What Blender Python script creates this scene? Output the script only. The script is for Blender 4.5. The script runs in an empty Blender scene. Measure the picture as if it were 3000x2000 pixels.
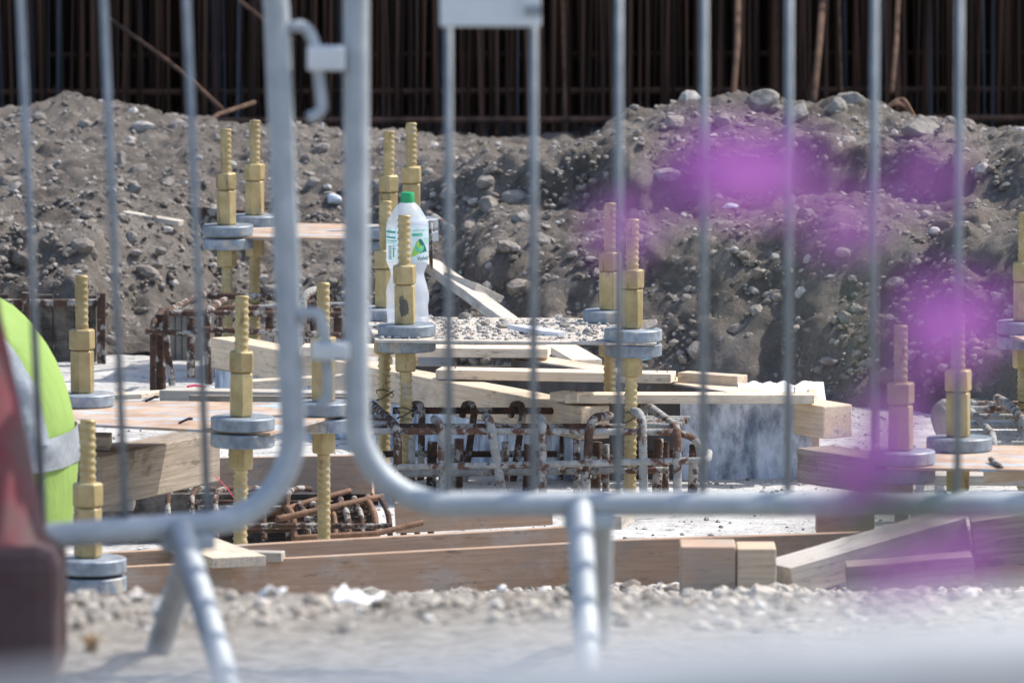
import bpy, bmesh, math, random
import numpy as np
from mathutils import Vector, Matrix, noise as mnoise
random.seed(7); RNG = np.random.default_rng(11)
C = bpy.context.scene.collection
SC = bpy.context.scene
R = math.radians
# ------------------------------------------------------------------ camera
FPX = 25000.0            # focal length in pixels of the 3000 px wide frame
PITCH = R(5.73)
CAMZ = 1.67
cam_d = bpy.data.cameras.new('camera'); cam = bpy.data.objects.new('camera', cam_d); C.objects.link(cam)
cam.location = (0, 0, CAMZ); cam.rotation_euler = (R(90) - PITCH, 0, 0)
cam_d.sensor_width = 36; cam_d.lens = FPX / 3000 * 36
cam_d.clip_start = 0.2; cam_d.clip_end = 2000
cam_d.dof.use_dof = True; cam_d.dof.focus_distance = 20.9
cam_d.dof.aperture_fstop = 0.300 / 0.0290
cam_d.dof.aperture_blades = 0
SC.camera = cam
# ------------------------------------------------------------------ light
SUN_DIR = Vector((0.60, 0.25, 0.80)).normalized()     # towards the sun
elev = math.asin(SUN_DIR.z); az = math.atan2(SUN_DIR.x, SUN_DIR.y)
w = bpy.data.worlds.new('World'); SC.world = w; w.use_nodes = True
nt = w.node_tree; bg = nt.nodes['Background']
sky = nt.nodes.new('ShaderNodeTexSky'); sky.sky_type = 'NISHITA'; sky.sun_disc = False
sky.sun_elevation = elev; sky.sun_rotation = az
sky.air_density = 1.0; sky.dust_density = 2.0; sky.ozone_density = 0.9
nt.links.new(sky.outputs[0], bg.inputs[0]); bg.inputs[1].default_value = 0.15
sd = bpy.data.lights.new('sun', 'SUN'); sd.energy = 3.0; sd.angle = R(0.5); sd.color = (1.0, 0.94, 0.85)
so = bpy.data.objects.new('sun', sd); C.objects.link(so)
so.rotation_euler = (-SUN_DIR).to_track_quat('-Z', 'Y').to_euler()
SC.view_settings.view_transform = 'Standard'; SC.view_settings.look = 'None'
SC.view_settings.gamma = 1; SC.view_settings.exposure = 0.80
SC.render.engine = 'CYCLES'
SC.cycles.max_bounces = 8; SC.cycles.transparent_max_bounces = 12
# ------------------------------------------------------------------ sight lines -> places
cp, sp_ = math.cos(PITCH), math.sin(PITCH)
def ray(px, py):
    u = (px - 1500) / FPX; v = (1000 - py) / FPX
    return Vector((u, cp + v * sp_, -sp_ + v * cp))
def G(px, py, d):
    r = ray(px, py); return Vector((0, 0, CAMZ)) + r * (d / r.y)
def Gz(px, py, z):
    r = ray(px, py); return Vector((0, 0, CAMZ)) + r * ((z - CAMZ) / r.z)
def zat(py, d): return G(1500, py, d).z
def wx(px, d): return G(px, 1000, d).x
# ------------------------------------------------------------------ materials
def nodes(name):
    m = bpy.data.materials.new(name); m.use_nodes = True
    return m, m.node_tree.nodes, m.node_tree.links, m.node_tree.nodes['Principled BSDF']
def ramp(N, L, fac, stops):
    r = N.new('ShaderNodeValToRGB'); e = r.color_ramp.elements
    while len(e) < len(stops): e.new(0.5)
    for i, (p, c) in enumerate(stops):
        e[i].position = p; e[i].color = (*c, 1) if len(c) == 3 else c
    L.new(fac, r.inputs[0]); return r.outputs[0]
def noise_tex(N, L, scale, stretch=(1, 1, 1), detail=6, rough=0.6, dist=0.0, off=(0, 0, 0), coord='Object'):
    tc = N.new('ShaderNodeTexCoord'); mp = N.new('ShaderNodeMapping')
    mp.inputs['Scale'].default_value = stretch; mp.inputs['Location'].default_value = off
    L.new(tc.outputs[coord], mp.inputs[0])
    n = N.new('ShaderNodeTexNoise'); n.inputs['Scale'].default_value = scale
    n.inputs['Detail'].default_value = detail; n.inputs['Roughness'].default_value = rough
    n.inputs['Distortion'].default_value = dist
    L.new(mp.outputs[0], n.inputs[0]); return n.outputs[0]
def mixc(N, L, fac, a, b):
    m = N.new('ShaderNodeMix'); m.data_type = 'RGBA'
    L.new(fac, m.inputs[0])
    for s, v in ((6, a), (7, b)):
        if isinstance(v, tuple): m.inputs[s].default_value = (*v, 1)
        else: L.new(v, m.inputs[s])
    return m.outputs[2]
def bump(N, L, B, h, strength=0.5, dist=0.01):
    b = N.new('ShaderNodeBump'); b.inputs['Strength'].default_value = strength
    b.inputs['Distance'].default_value = dist; L.new(h, b.inputs['Height']); L.new(b.outputs[0], B.inputs['Normal'])
def pm(name, c1, c2, scale=20, rough=0.7, metal=0.0, bs=0.4, bd=0.003, stretch=(1, 1, 1), lo=0.35, hi=0.65,
       c3=None, s3=8, t3=0.6, w3=0.08, stretch3=(1, 1, 1), bscale=None, spec=0.5):
    m, N, L, B = nodes(name)
    n = noise_tex(N, L, scale, stretch)
    col = ramp(N, L, n, [(lo, c1), (hi, c2)])
    if c3:
        n3 = noise_tex(N, L, s3, stretch3, off=(3.1, 1.7, 5.2), detail=8, rough=0.7)
        f = ramp(N, L, n3, [(t3 - w3 / 2, (0, 0, 0)), (t3 + w3 / 2, (1, 1, 1))])
        col = mixc(N, L, f, col, c3)
    L.new(col, B.inputs['Base Color'])
    B.inputs['Roughness'].default_value = rough; B.inputs['Metallic'].default_value = metal
    B.inputs['Specular IOR Level'].default_value = spec
    nb = noise_tex(N, L, bscale or scale * 2, stretch)
    bump(N, L, B, nb, bs, bd)
    return m
M = {}
M['yellow'] = pm('chromate_steel', (0.35, 0.265, 0.12), (0.47, 0.375, 0.195), 26, 0.45, 0.25, 0.35, 0.0015,
                 c3=(0.10, 0.08, 0.06), s3=26, t3=0.70, w3=0.05, stretch3=(1, 1, .35))
def stained():
    m, N, L, B = nodes('smudged_chromate_steel')
    n = noise_tex(N, L, 30); col = ramp(N, L, n, [(.35, (0.35, 0.265, 0.12)), (.65, (0.47, 0.375, 0.195))])
    tc = N.new('ShaderNodeTexCoord'); mp = N.new('ShaderNodeMapping'); mp.inputs['Location'].default_value = (.15, 1.2, -2.25)
    mp.inputs['Scale'].default_value = (62, 45, 30); L.new(tc.outputs['Object'], mp.inputs[0])
    ln = N.new('ShaderNodeVectorMath'); ln.operation = 'LENGTH'; L.new(mp.outputs[0], ln.inputs[0])
    ad = N.new('ShaderNodeMath'); ad.operation = 'MULTIPLY_ADD'; L.new(noise_tex(N, L, 70, (1, 1, .5)), ad.inputs[0]); ad.inputs[1].default_value = 1.9; L.new(ln.outputs['Value'], ad.inputs[2])
    f = ramp(N, L, ad.outputs[0], [(.0, (0, 0, 0)), (1, (1, 1, 1))])
    lt = N.new('ShaderNodeMath'); lt.operation = 'LESS_THAN'; L.new(ad.outputs[0], lt.inputs[0]); lt.inputs[1].default_value = 1.62
    L.new(mixc(N, L, lt.outputs[0], col, (.085, .075, .062)), B.inputs['Base Color']); B.inputs['Roughness'].default_value = .5
    bump(N, L, B, n, .3, .0015); return m
M['yellow_stain'] = stained()
M['zinc'] = pm('galvanised_disc', (0.17, 0.205, 0.25), (0.29, 0.335, 0.385), 40, 0.55, 0.2, 0.3, 0.001,
               c3=(0.42, 0.38, 0.32), s3=14, t3=0.60, w3=0.1)
M['galv'] = pm('galvanised_tube', (0.34, 0.375, 0.405), (0.47, 0.505, 0.53), 18, 0.66, 0.30, 0.04, 0.001,
               c3=(0.32, 0.36, 0.40), s3=9, t3=0.62, w3=0.15, stretch3=(1, 1, .5))
M['galv_rail'] = pm('pale_galvanised_rail', (0.44, 0.45, 0.45), (0.52, 0.53, 0.53), 18, 0.6, 0.0, 0.15, 0.001)
M['galv_bar'] = pm('dull_galvanised_bar', (0.19, 0.215, 0.24), (0.28, 0.31, 0.335), 25, 0.6, 0.3, 0.2, 0.001)
M['galv_plate'] = pm('galvanised_sheet', (0.50, 0.54, 0.56), (0.66, 0.68, 0.70), 12, 0.5, 0.3, 0.1, 0.001)
M['rust'] = pm('rusty_rebar', (0.030, 0.020, 0.016), (0.10, 0.050, 0.031), 35, 0.9, 0.0, 0.6, 0.002,
               c3=(0.33, 0.315, 0.29), s3=22, t3=0.545, w3=0.05)
M['cement'] = pm('cement_splashed_rebar', (0.22, 0.22, 0.21), (0.38, 0.375, 0.355), 40, 0.9, 0.0, 0.8, 0.003,
               c3=(0.11, 0.055, 0.035), s3=15, t3=0.535, w3=0.05)
M['rust_dark'] = pm('dark_rusty_rebar', (0.036, 0.022, 0.017), (0.145, 0.070, 0.042), 3, 0.9, 0.0, 0.2, 0.002, stretch=(6, 6, .4))
M['rust_light'] = pm('orange_rust', (0.10, 0.052, 0.030), (0.25, 0.14, 0.085), 30, 0.85, 0.0, 0.5, 0.002)
M['plate'] = pm('rusty_template_plate', (0.34, 0.22, 0.15), (0.52, 0.40, 0.30), 9, 0.8, 0.0, 0.2, 0.001,
                c3=(0.36, 0.50, 0.62), s3=5, t3=0.56, w3=0.1, stretch3=(1, 3, 1))
M['dusty_plate'] = pm('dust_covered_plate', (0.40, 0.36, 0.31), (0.56, 0.52, 0.46), 30, 0.95, 0.0, 0.8, 0.004,
                c3=(0.22, 0.14, 0.10), s3=9, t3=0.60, w3=0.1)
M['rust_mid'] = pm('mid_rust', (0.05, 0.027, 0.018), (0.12, 0.062, 0.035), 20, 0.9)
M['wire'] = pm('black_wire', (0.02, 0.02, 0.025), (0.04, 0.04, 0.05), 20, 0.6, 0.3, 0.1)
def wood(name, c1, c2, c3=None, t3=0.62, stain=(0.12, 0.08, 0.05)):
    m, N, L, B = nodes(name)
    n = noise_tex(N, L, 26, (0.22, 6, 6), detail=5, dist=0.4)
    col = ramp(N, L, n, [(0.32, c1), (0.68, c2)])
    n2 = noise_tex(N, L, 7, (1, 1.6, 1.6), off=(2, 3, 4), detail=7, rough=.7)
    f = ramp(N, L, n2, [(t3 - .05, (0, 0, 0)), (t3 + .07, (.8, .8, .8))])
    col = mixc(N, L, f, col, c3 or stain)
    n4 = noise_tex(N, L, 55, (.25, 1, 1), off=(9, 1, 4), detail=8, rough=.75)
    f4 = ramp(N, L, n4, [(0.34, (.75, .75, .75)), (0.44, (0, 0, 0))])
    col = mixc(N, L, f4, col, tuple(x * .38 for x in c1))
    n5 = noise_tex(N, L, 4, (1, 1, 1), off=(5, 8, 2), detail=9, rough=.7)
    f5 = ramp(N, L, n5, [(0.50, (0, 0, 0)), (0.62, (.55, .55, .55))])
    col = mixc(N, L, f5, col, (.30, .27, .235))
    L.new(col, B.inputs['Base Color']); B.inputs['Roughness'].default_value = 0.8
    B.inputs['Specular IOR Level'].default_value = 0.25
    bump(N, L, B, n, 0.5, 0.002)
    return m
M['wood'] = wood('fresh_timber', (0.56, 0.42, 0.29), (0.74, 0.60, 0.44), (0.60, 0.54, 0.46), 0.60)
M['wood_pale'] = wood('pale_plywood', (0.62, 0.50, 0.38), (0.78, 0.68, 0.54), (0.52, 0.46, 0.40), 0.62)
M['wood_old'] = wood('weathered_timber', (0.24, 0.195, 0.155), (0.42, 0.36, 0.29), (0.10, 0.085, 0.07), 0.57)
M['wood_grey'] = wood('cement_greyed_timber', (0.42, 0.38, 0.33), (0.60, 0.55, 0.48), (0.33, 0.31, 0.29), 0.58)
M['wood_red'] = wood('red_brown_shuttering', (0.38, 0.25, 0.17), (0.48, 0.33, 0.235), (0.46, 0.39, 0.33), 0.56)
M['ply_blue'] = pm('cement_streaked_film_plywood', (0.13, 0.17, 0.24), (0.60, 0.66, 0.76), 22, 0.55, 0.0, 0.3, 0.001,
                   stretch=(1, 1, .38), lo=.34, hi=.60, c3=(0.09, 0.09, 0.13), s3=13, t3=0.60, w3=0.16, stretch3=(1, 1, .5))
M['ply_dark'] = pm('dark_film_plywood', (0.03, 0.03, 0.034), (0.085, 0.082, 0.085), 12, 0.6, 0.0, 0.2, 0.001, stretch=(1, 1, .4),
                   c3=(0.25, 0.25, 0.26), s3=14, t3=0.66, w3=0.05)
def earth(name, c1, c2, c3, c4, s=1.0):
    m, N, L, B = nodes(name)
    n = noise_tex(N, L, 3.0 * s, detail=10, rough=.7)
    col = ramp(N, L, n, [(0.30, c1), (0.52, c2), (0.72, c3)])
    v = N.new('ShaderNodeTexVoronoi'); v.inputs['Scale'].default_value = 42 * s
    tc = N.new('ShaderNodeTexCoord'); L.new(tc.outputs['Object'], v.inputs[0])
    nn_ = noise_tex(N, L, 30 * s, detail=4, off=(7, 7, 7))
    f = ramp(N, L, nn_, [(0.60, (0, 0, 0)), (0.66, (.6, .6, .6))])
    col = mixc(N, L, f, col, c4)
    n2 = noise_tex(N, L, 55 * s, detail=8, rough=.75)
    f2 = ramp(N, L, n2, [(0.36, (.55, .55, .55)), (0.5, (0, 0, 0))])
    col = mixc(N, L, f2, col, c1)
    B.inputs['Roughness'].default_value = 0.95
    B.inputs['Specular IOR Level'].default_value = 0.2
    tcz = N.new('ShaderNodeTexCoord'); sx_ = N.new('ShaderNodeSeparateXYZ'); L.new(tcz.outputs['Object'], sx_.inputs[0])
    mr = N.new('ShaderNodeMapRange'); mr.inputs[1].default_value = 18.9; mr.inputs[2].default_value = 18.4; L.new(sx_.outputs['Y'], mr.inputs[0])
    pale = ramp(N, L, noise_tex(N, L, 22, detail=10, rough=.8), [(.36, (.20, .175, .145)), (.5, (.52, .475, .415)), (.66, (.76, .73, .68))])
    L.new(mixc(N, L, mr.outputs[0], col, pale), B.inputs['Base Color'])
    b1 = N.new('ShaderNodeBump'); b1.inputs['Strength'].default_value = .9; b1.inputs['Distance'].default_value = .03
    L.new(noise_tex(N, L, 24 * s, detail=9, rough=.7), b1.inputs['Height'])
    b2 = N.new('ShaderNodeBump'); b2.inputs['Strength'].default_value = 1.0; b2.inputs['Distance'].default_value = .016
    L.new(n2, b2.inputs['Height']); L.new(b1.outputs[0], b2.inputs['Normal']); L.new(b2.outputs[0], B.inputs['Normal'])
    return m
M['earth'] = earth('dug_earth', (0.132, 0.114, 0.099), (0.245, 0.218, 0.192), (0.36, 0.33, 0.297), (0.46, 0.43, 0.40))
M['slab'] = pm('white_blinding_concrete', (0.40, 0.39, 0.37), (0.60, 0.59, 0.565), 5, 0.9, 0.0, 1.0, 0.008,
               c3=(0.16, 0.155, 0.15), s3=38, t3=0.59, w3=0.07, stretch3=(.5, 1, 1), bscale=60)
def rockm(name, c1, c2, c3):
    m, N, L, B = nodes(name)
    oi = N.new('ShaderNodeNewGeometry')
    col = ramp(N, L, oi.outputs['Random Per Island'], [(0.0, c1), (0.55, c2), (0.86, c2), (1.0, c3)])
    n2 = noise_tex(N, L, 60, detail=6)
    f2 = ramp(N, L, n2, [(0.38, (.5, .5, .5)), (0.6, (0, 0, 0))])
    col = mixc(N, L, f2, col, c1)
    L.new(col, B.inputs['Base Color']); B.inputs['Roughness'].default_value = 0.9
    bump(N, L, B, n2, 0.7, 0.006)
    return m
M['rocks'] = rockm('rubble_stone', (0.16, 0.14, 0.122), (0.30, 0.272, 0.245), (0.54, 0.525, 0.51))
M['bank_stones'] = rockm('bank_stone', (0.12, 0.102, 0.086), (0.27, 0.24, 0.21), (0.48, 0.455, 0.42))
M['gravel'] = rockm('pale_gravel', (0.20, 0.17, 0.14), (0.54, 0.49, 0.425), (0.86, 0.84, 0.80))
M['grey_crumb'] = rockm('grey_crumb', (0.20, 0.19, 0.18), (0.40, 0.385, 0.36), (0.55, 0.53, 0.50))
M['concrete'] = pm('broken_concrete', (0.16, 0.145, 0.13), (0.30, 0.28, 0.25), 10, 0.9, 0.0, 0.9, 0.01, bscale=40)
M['steel_dark'] = pm('grey_dark_bar', (0.040, 0.042, 0.050), (0.10, 0.105, 0.12), 3, 0.8, 0.0, 0.2, 0.002, stretch=(6, 6, .4))
M['wall'] = pm('dark_sheet_pile', (0.022, 0.021, 0.024), (0.062, 0.066, 0.078), 1.2, 0.8, 0.0, 0.2, 0.01, stretch=(5, 1, .25),
               c3=(0.16, 0.18, 0.21), s3=2.2, t3=0.66, w3=0.06, stretch3=(5, 1, .5))
M['hivis'] = pm('lime_hi_vis_fabric', (0.20, 0.32, 0.065), (0.26, 0.39, 0.09), 5, 0.75, 0.0, 0.45, 0.05, bscale=4, stretch=(1, 1, .45))
M['reflective'] = pm('grey_reflective_tape', (0.26, 0.29, 0.32), (0.36, 0.39, 0.42), 60, 0.5, 0.2, 0.2, 0.002)
M['jacket'] = pm('dark_grey_work_cloth', (0.10, 0.115, 0.135), (0.15, 0.165, 0.19), 20, 0.9, 0.0, 0.5, 0.006)
M['skin'] = pm('skin', (0.50, 0.30, 0.22), (0.56, 0.35, 0.26), 20, 0.55)
M['helmet'] = pm('white_helmet_shell', (0.75, 0.75, 0.74), (0.8, 0.8, 0.8), 10, 0.35)
M['boot'] = pm('boot_leather', (0.05, 0.04, 0.03), (0.09, 0.07, 0.05), 20, 0.6)
M['maroon'] = pm('dusty_red_plastic', (0.13, 0.014, 0.026), (0.18, 0.024, 0.038), 6, 0.8, 0.0, 0.1, 0.002,
                 c3=(0.09, 0.058, 0.055), s3=6, t3=0.50, w3=0.25)
M['maroon_base'] = pm('dusty_red_rubber', (0.055, 0.022, 0.026), (0.075, 0.036, 0.038), 6, 0.85, 0.0, 0.1, 0.002,
                 c3=(0.08, 0.055, 0.055), s3=6, t3=0.52, w3=0.25)
M['white_plastic'] = pm('white_sheet', (0.72, 0.73, 0.74), (0.85, 0.85, 0.85), 8, 0.5, 0.0, 0.4, 0.01)
M['shard'] = pm('pale_blue_grey_shard', (0.50, 0.54, 0.60), (0.66, 0.69, 0.74), 14, 0.6, 0.0, 0.3, 0.004)
M['pink'] = pm('pink_string', (0.8, 0.06, 0.12), (0.9, 0.1, 0.2), 8, 0.6)
M['straw'] = pm('dry_straw', (0.30, 0.19, 0.09), (0.45, 0.33, 0.18), 30, 0.9)
M['blue'] = pm('blue_plastic', (0.10, 0.32, 0.48), (0.15, 0.4, 0.55), 8, 0.5)
M['timber_dark'] = wood('lagging_and_shade_fill', (0.035, 0.030, 0.027), (0.085, 0.07, 0.058), (0.02, 0.02, 0.02), 0.6)
M['stalk'] = pm('mauve_stalk', (0.22, 0.08, 0.24), (0.32, 0.13, 0.34), 30, 0.6)
M['stem'] = pm('stem_green', (0.06, 0.10, 0.04), (0.09, 0.14, 0.06), 30, 0.6)
M['leaf'] = pm('leaf_green', (0.10, 0.16, 0.07), (0.16, 0.22, 0.10), 30, 0.6)
def petal():
    m, N, L, B = nodes('purple_petal')
    n = noise_tex(N, L, 60); col = ramp(N, L, n, [(.3, (0.46, 0.11, 0.49)), (.7, (0.64, 0.22, 0.65))])
    L.new(col, B.inputs['Base Color']); B.inputs['Roughness'].default_value = .6
    t = N.new('ShaderNodeBsdfTranslucent'); L.new(col, t.inputs[0])
    mx = N.new('ShaderNodeMixShader'); mx.inputs[0].default_value = .4
    L.new(B.outputs[0], mx.inputs[1]); L.new(t.outputs[0], mx.inputs[2])
    L.new(mx.outputs[0], N['Material Output'].inputs[0]); return m
M['petal'] = petal()
def pet_plastic():
    m, N, L, B = nodes('frosted_clear_plastic')
    B.inputs['Base Color'].default_value = (.80, .86, .95, 1); B.inputs['Roughness'].default_value = .22
    B.inputs['Transmission Weight'].default_value = 0.0
    n = noise_tex(N, L, 25, (1, 1, .5)); bump(N, L, B, n, .35, .006)
    tr = N.new('ShaderNodeBsdfTransparent'); tr.inputs[0].default_value = (.95, .97, 1, 1)
    tl = N.new('ShaderNodeBsdfTranslucent'); tl.inputs[0].default_value = (.88, .93, 1.0, 1)
    m1 = N.new('ShaderNodeMixShader'); m1.inputs[0].default_value = .55
    L.new(B.outputs[0], m1.inputs[1]); L.new(tl.outputs[0], m1.inputs[2])
    m2 = N.new('ShaderNodeMixShader'); m2.inputs[0].default_value = .60
    L.new(m1.outputs[0], m2.inputs[1]); L.new(tr.outputs[0], m2.inputs[2])
    L.new(m2.outputs[0], N['Material Output'].inputs[0]); return m
M['pet'] = pet_plastic()
def plain(name, c, rough=.5):
    m, N, L, B = nodes(name)
    n = noise_tex(N, L, 40); col = ramp(N, L, n, [(.3, tuple(x * .92 for x in c)), (.7, c)])
    L.new(col, B.inputs['Base Color']); B.inputs['Roughness'].default_value = rough; return m
M['cap'] = plain('green_cap', (0.015, 0.36, 0.13), .35)
M['label'] = plain('pale_label_film', (0.66, 0.80, 0.80), .4)
M['label_green'] = plain('label_green', (0.10, 0.48, 0.34), .4)
M['label_lime'] = plain('label_lime', (0.32, 0.62, 0.12), .4)
M['label_dark'] = plain('label_dark_green', (0.015, 0.13, 0.10), .4)
M['ink'] = plain('label_ink', (0.02, 0.10, 0.10), .4)
M['sign_white'] = pm('pale_sign_plate', (0.56, 0.60, 0.64), (0.68, 0.71, 0.74), 6, .45, 0.1, .1, .001)
def vary(m, splash=None):
    N, L = m.node_tree.nodes, m.node_tree.links; B = N['Principled BSDF']
    oi = N.new('ShaderNodeObjectInfo'); cb = N.new('ShaderNodeCombineXYZ')
    mu = N.new('ShaderNodeMath'); mu.operation = 'MULTIPLY'; mu.inputs[1].default_value = 9.0
    L.new(oi.outputs['Random'], mu.inputs[0]); [L.new(mu.outputs[0], cb.inputs[i]) for i in range(3)]
    src = B.inputs['Base Color'].links[0].from_socket
    if splash:
        f = ramp(N, L, noise_tex(N, L, 19, (1, 1, .6), detail=8, rough=.7), [(.60, (0, 0, 0)), (.66, (.85, .85, .85))]); src = mixc(N, L, f, src, splash)
        f = ramp(N, L, noise_tex(N, L, 48, (1, 1, .22), off=(4, 4, 4), detail=6, rough=.7), [(.33, (.8, .8, .8)), (.40, (0, 0, 0))]); src = mixc(N, L, f, src, (.16, .09, .045))
    for mp in [n for n in N if n.type == 'MAPPING']:
        if m.name.startswith('smudged'): continue
        L.new(cb.outputs[0], mp.inputs['Location'])
    hs = N.new('ShaderNodeHueSaturation'); mr = N.new('ShaderNodeMapRange'); mr.inputs[3].default_value = .82; mr.inputs[4].default_value = 1.12
    L.new(oi.outputs['Random'], mr.inputs[0]); L.new(mr.outputs[0], hs.inputs['Value']); L.new(src, hs.inputs['Color']); L.new(hs.outputs[0], B.inputs['Base Color'])
vary(M['yellow'], (.33, .30, .25)); vary(M['zinc'], (.42, .40, .37))
for k_ in ('wood', 'wood_pale', 'wood_old', 'wood_grey', 'wood_red'): vary(M[k_])
# ------------------------------------------------------------------ mesh helpers
class MB:
    def __init__(s): s.v = []; s.f = []; s.n = 0
    def add(s, verts, faces):
        o = s.n; s.v.extend([tuple(p) for p in verts]); s.n += len(verts)
        s.f.extend([tuple(i + o for i in f) for f in faces]); return s
    def box(s, x0, x1, y0, y1, z0, z1, mat=None):
        P = [Vector(p) for p in ((x0,y0,z0),(x1,y0,z0),(x1,y1,z0),(x0,y1,z0),(x0,y0,z1),(x1,y0,z1),(x1,y1,z1),(x0,y1,z1))]
        if mat is not None: P = [mat @ p for p in P]
        return s.add(P, [(0,3,2,1),(4,5,6,7),(0,1,5,4),(1,2,6,5),(2,3,7,6),(3,0,4,7)])
    def lathe(s, prof, seg=24, c=(0, 0, 0), hexa=False, rot=0.0):
        vs = []; fs = []
        for (r, z) in prof:
            for k in range(seg):
                a = rot + 2 * math.pi * k / seg
                vs.append((c[0] + r * math.cos(a), c[1] + r * math.sin(a), c[2] + z))
        for i in range(len(prof) - 1):
            for k in range(seg):
                a, b = i * seg + k, i * seg + (k + 1) % seg
                fs.append((a, b, b + seg, a + seg))
        fs.append(tuple(reversed(range(seg)))); fs.append(tuple(range((len(prof) - 1) * seg, len(prof) * seg)))
        return s.add(vs, fs)
    def sweep(s, pts, r, seg=8, amp=0.0, pitch=0.02, step=None, rf=None, flat=None):
        pts = [Vector(p) for p in pts]
        if amp:
            step = step or pitch / 4; out = [pts[0]]; carry = 0
            for a, b in zip(pts, pts[1:]):
                l = (b - a).length
                if l < 1e-9: continue
                t = step - carry
                while t <= l: out.append(a.lerp(b, t / l)); t += step
                carry = l - (t - step)
            if (out[-1] - pts[-1]).length > step * .2: out.append(pts[-1])
            pts = out
        n = len(pts); vs = []; fs = []
        t0 = (pts[1] - pts[0]).normalized()
        up = Vector((0, 0, 1)) if abs(t0.z) < .9 else Vector((1, 0, 0))
        u = t0.cross(up).normalized(); L_ = 0
        for i, p in enumerate(pts):
            t = (pts[min(i + 1, n - 1)] - pts[max(i - 1, 0)]).normalized()
            u = (u - t * u.dot(t)).normalized(); v = t.cross(u)
            if i: L_ += (p - pts[i - 1]).length
            for k in range(seg):
                a = 2 * math.pi * k / seg; rr = rf(i / (n - 1)) if rf else r
                if amp:
                    ph = (L_ / pitch + k / seg * 1.0) % 1.0
                    q = max(0, 1 - abs(ph - .5) * 3.6)
                    g = 1.0
                    if flat is not None: g = min(1, abs(math.cos(a - flat)) * 1.6) ; rr = rr * (1 - .05 * (1 - g))
                    rr = rr * (1 + amp * q * g)
                vs.append(p + (u * math.cos(a) + v * math.sin(a)) * rr)
        for i in range(n - 1):
            for k in range(seg):
                a, b = i * seg + k, i * seg + (k + 1) % seg
                fs.append((a, a + seg, b + seg, b))
        fs.append(tuple(range(seg))); fs.append(tuple(reversed(range((n - 1) * seg, n * seg))))
        return s.add(vs, fs)
    def build(s, name, m, parent=None, smooth=True, bevel=0.0, auto=True):
        me = bpy.data.meshes.new(name); me.from_pydata(s.v, [], s.f); me.update()
        if smooth:
            me.polygons.foreach_set('use_smooth', [True] * len(me.polygons))
            if auto:
                bm = bmesh.new(); bm.from_mesh(me)
                for e in bm.edges:
                    if len(e.link_faces) == 2 and e.calc_face_angle(0) > R(38): e.smooth = False
                bm.to_mesh(me); bm.free()
        me.materials.append(M[m] if isinstance(m, str) else m)
        o = bpy.data.objects.new(name, me); C.objects.link(o)
        if parent is not None: o.parent = parent
        if bevel:
            b = o.modifiers.new('bevel', 'BEVEL'); b.width = bevel; b.segments = 2; b.limit_method = 'ANGLE'
        return o
def tag(o, label=None, cat=None, group=None, kind=None):
    if label: o['label'] = label
    if cat: o['category'] = cat
    if group: o['group'] = group
    if kind: o['kind'] = kind
    return o
def empty(name, loc, label, cat, group=None, rot=(0, 0, 0)):
    o = bpy.data.objects.new(name, None); C.objects.link(o); o.location = loc; o.rotation_euler = rot
    o.empty_display_size = .05
    return tag(o, label, cat, group)
KIDS = {}
def copy_tree(o, parent=None):
    c = o.copy(); C.objects.link(c)
    if parent is not None: c.parent = parent
    for ch in list(o.children): copy_tree(ch, c)
    return c
def fillet(pts, rad, n=6):
    pts = [Vector(p) for p in pts]; out = [pts[0]]
    for i in range(1, len(pts) - 1):
        p, a, b = pts[i], pts[i - 1], pts[i + 1]
        da = (a - p); db = (b - p); r = min(rad, da.length * .48, db.length * .48)
        s, e = p + da.normalized() * r, p + db.normalized() * r
        for k in range(n + 1):
            t = k / n; out.append(s * (1 - t) ** 2 + p * 2 * t * (1 - t) + e * t * t)
    out.append(pts[-1]); return out
# ------------------------------------------------------------------ noise in numpy
_tab = RNG.random((256, 256))
def vnoise(x, y):
    xi = np.floor(x).astype(int); yi = np.floor(y).astype(int); fx = x - xi; fy = y - yi
    fx = fx * fx * (3 - 2 * fx); fy = fy * fy * (3 - 2 * fy)
    g = lambda a, b: _tab[a & 255, b & 255]
    return ((g(xi, yi) * (1 - fx) + g(xi + 1, yi) * fx) * (1 - fy) + (g(xi, yi + 1) * (1 - fx) + g(xi + 1, yi + 1) * fx) * fy) * 2 - 1
def fbm(x, y, f, oct=5, gain=.5):
    s = np.zeros(np.broadcast(x, y).shape); a = 1
    for i in range(oct):
        s = s + a * vnoise(x * f + 17.3 * i, y * f + 5.1 * i); f *= 2.03; a *= gain
    return s
_jx = RNG.random((256, 256)); _jy = RNG.random((256, 256)); _jh = RNG.random((256, 256))
def lumps(x, y, f):
    """domed lumps: rounded stones of uneven size pressed into soil"""
    x = x * f; y = y * f; xi = np.floor(x).astype(int); yi = np.floor(y).astype(int)
    best = np.zeros(np.broadcast(x, y).shape)
    for dx in (-1, 0, 1):
        for dy in (-1, 0, 1):
            a = (xi + dx) & 255; b = (yi + dy) & 255
            d2 = (xi + dx + _jx[a, b] - x) ** 2 + (yi + dy + _jy[a, b] - y) ** 2
            r2 = (0.25 + .5 * _jh[a, b]) ** 2
            best = np.maximum(best, np.sqrt(np.clip(r2 - d2, 0, None)) * (.4 + .6 * _jh[b, a]))
    return best
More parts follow.
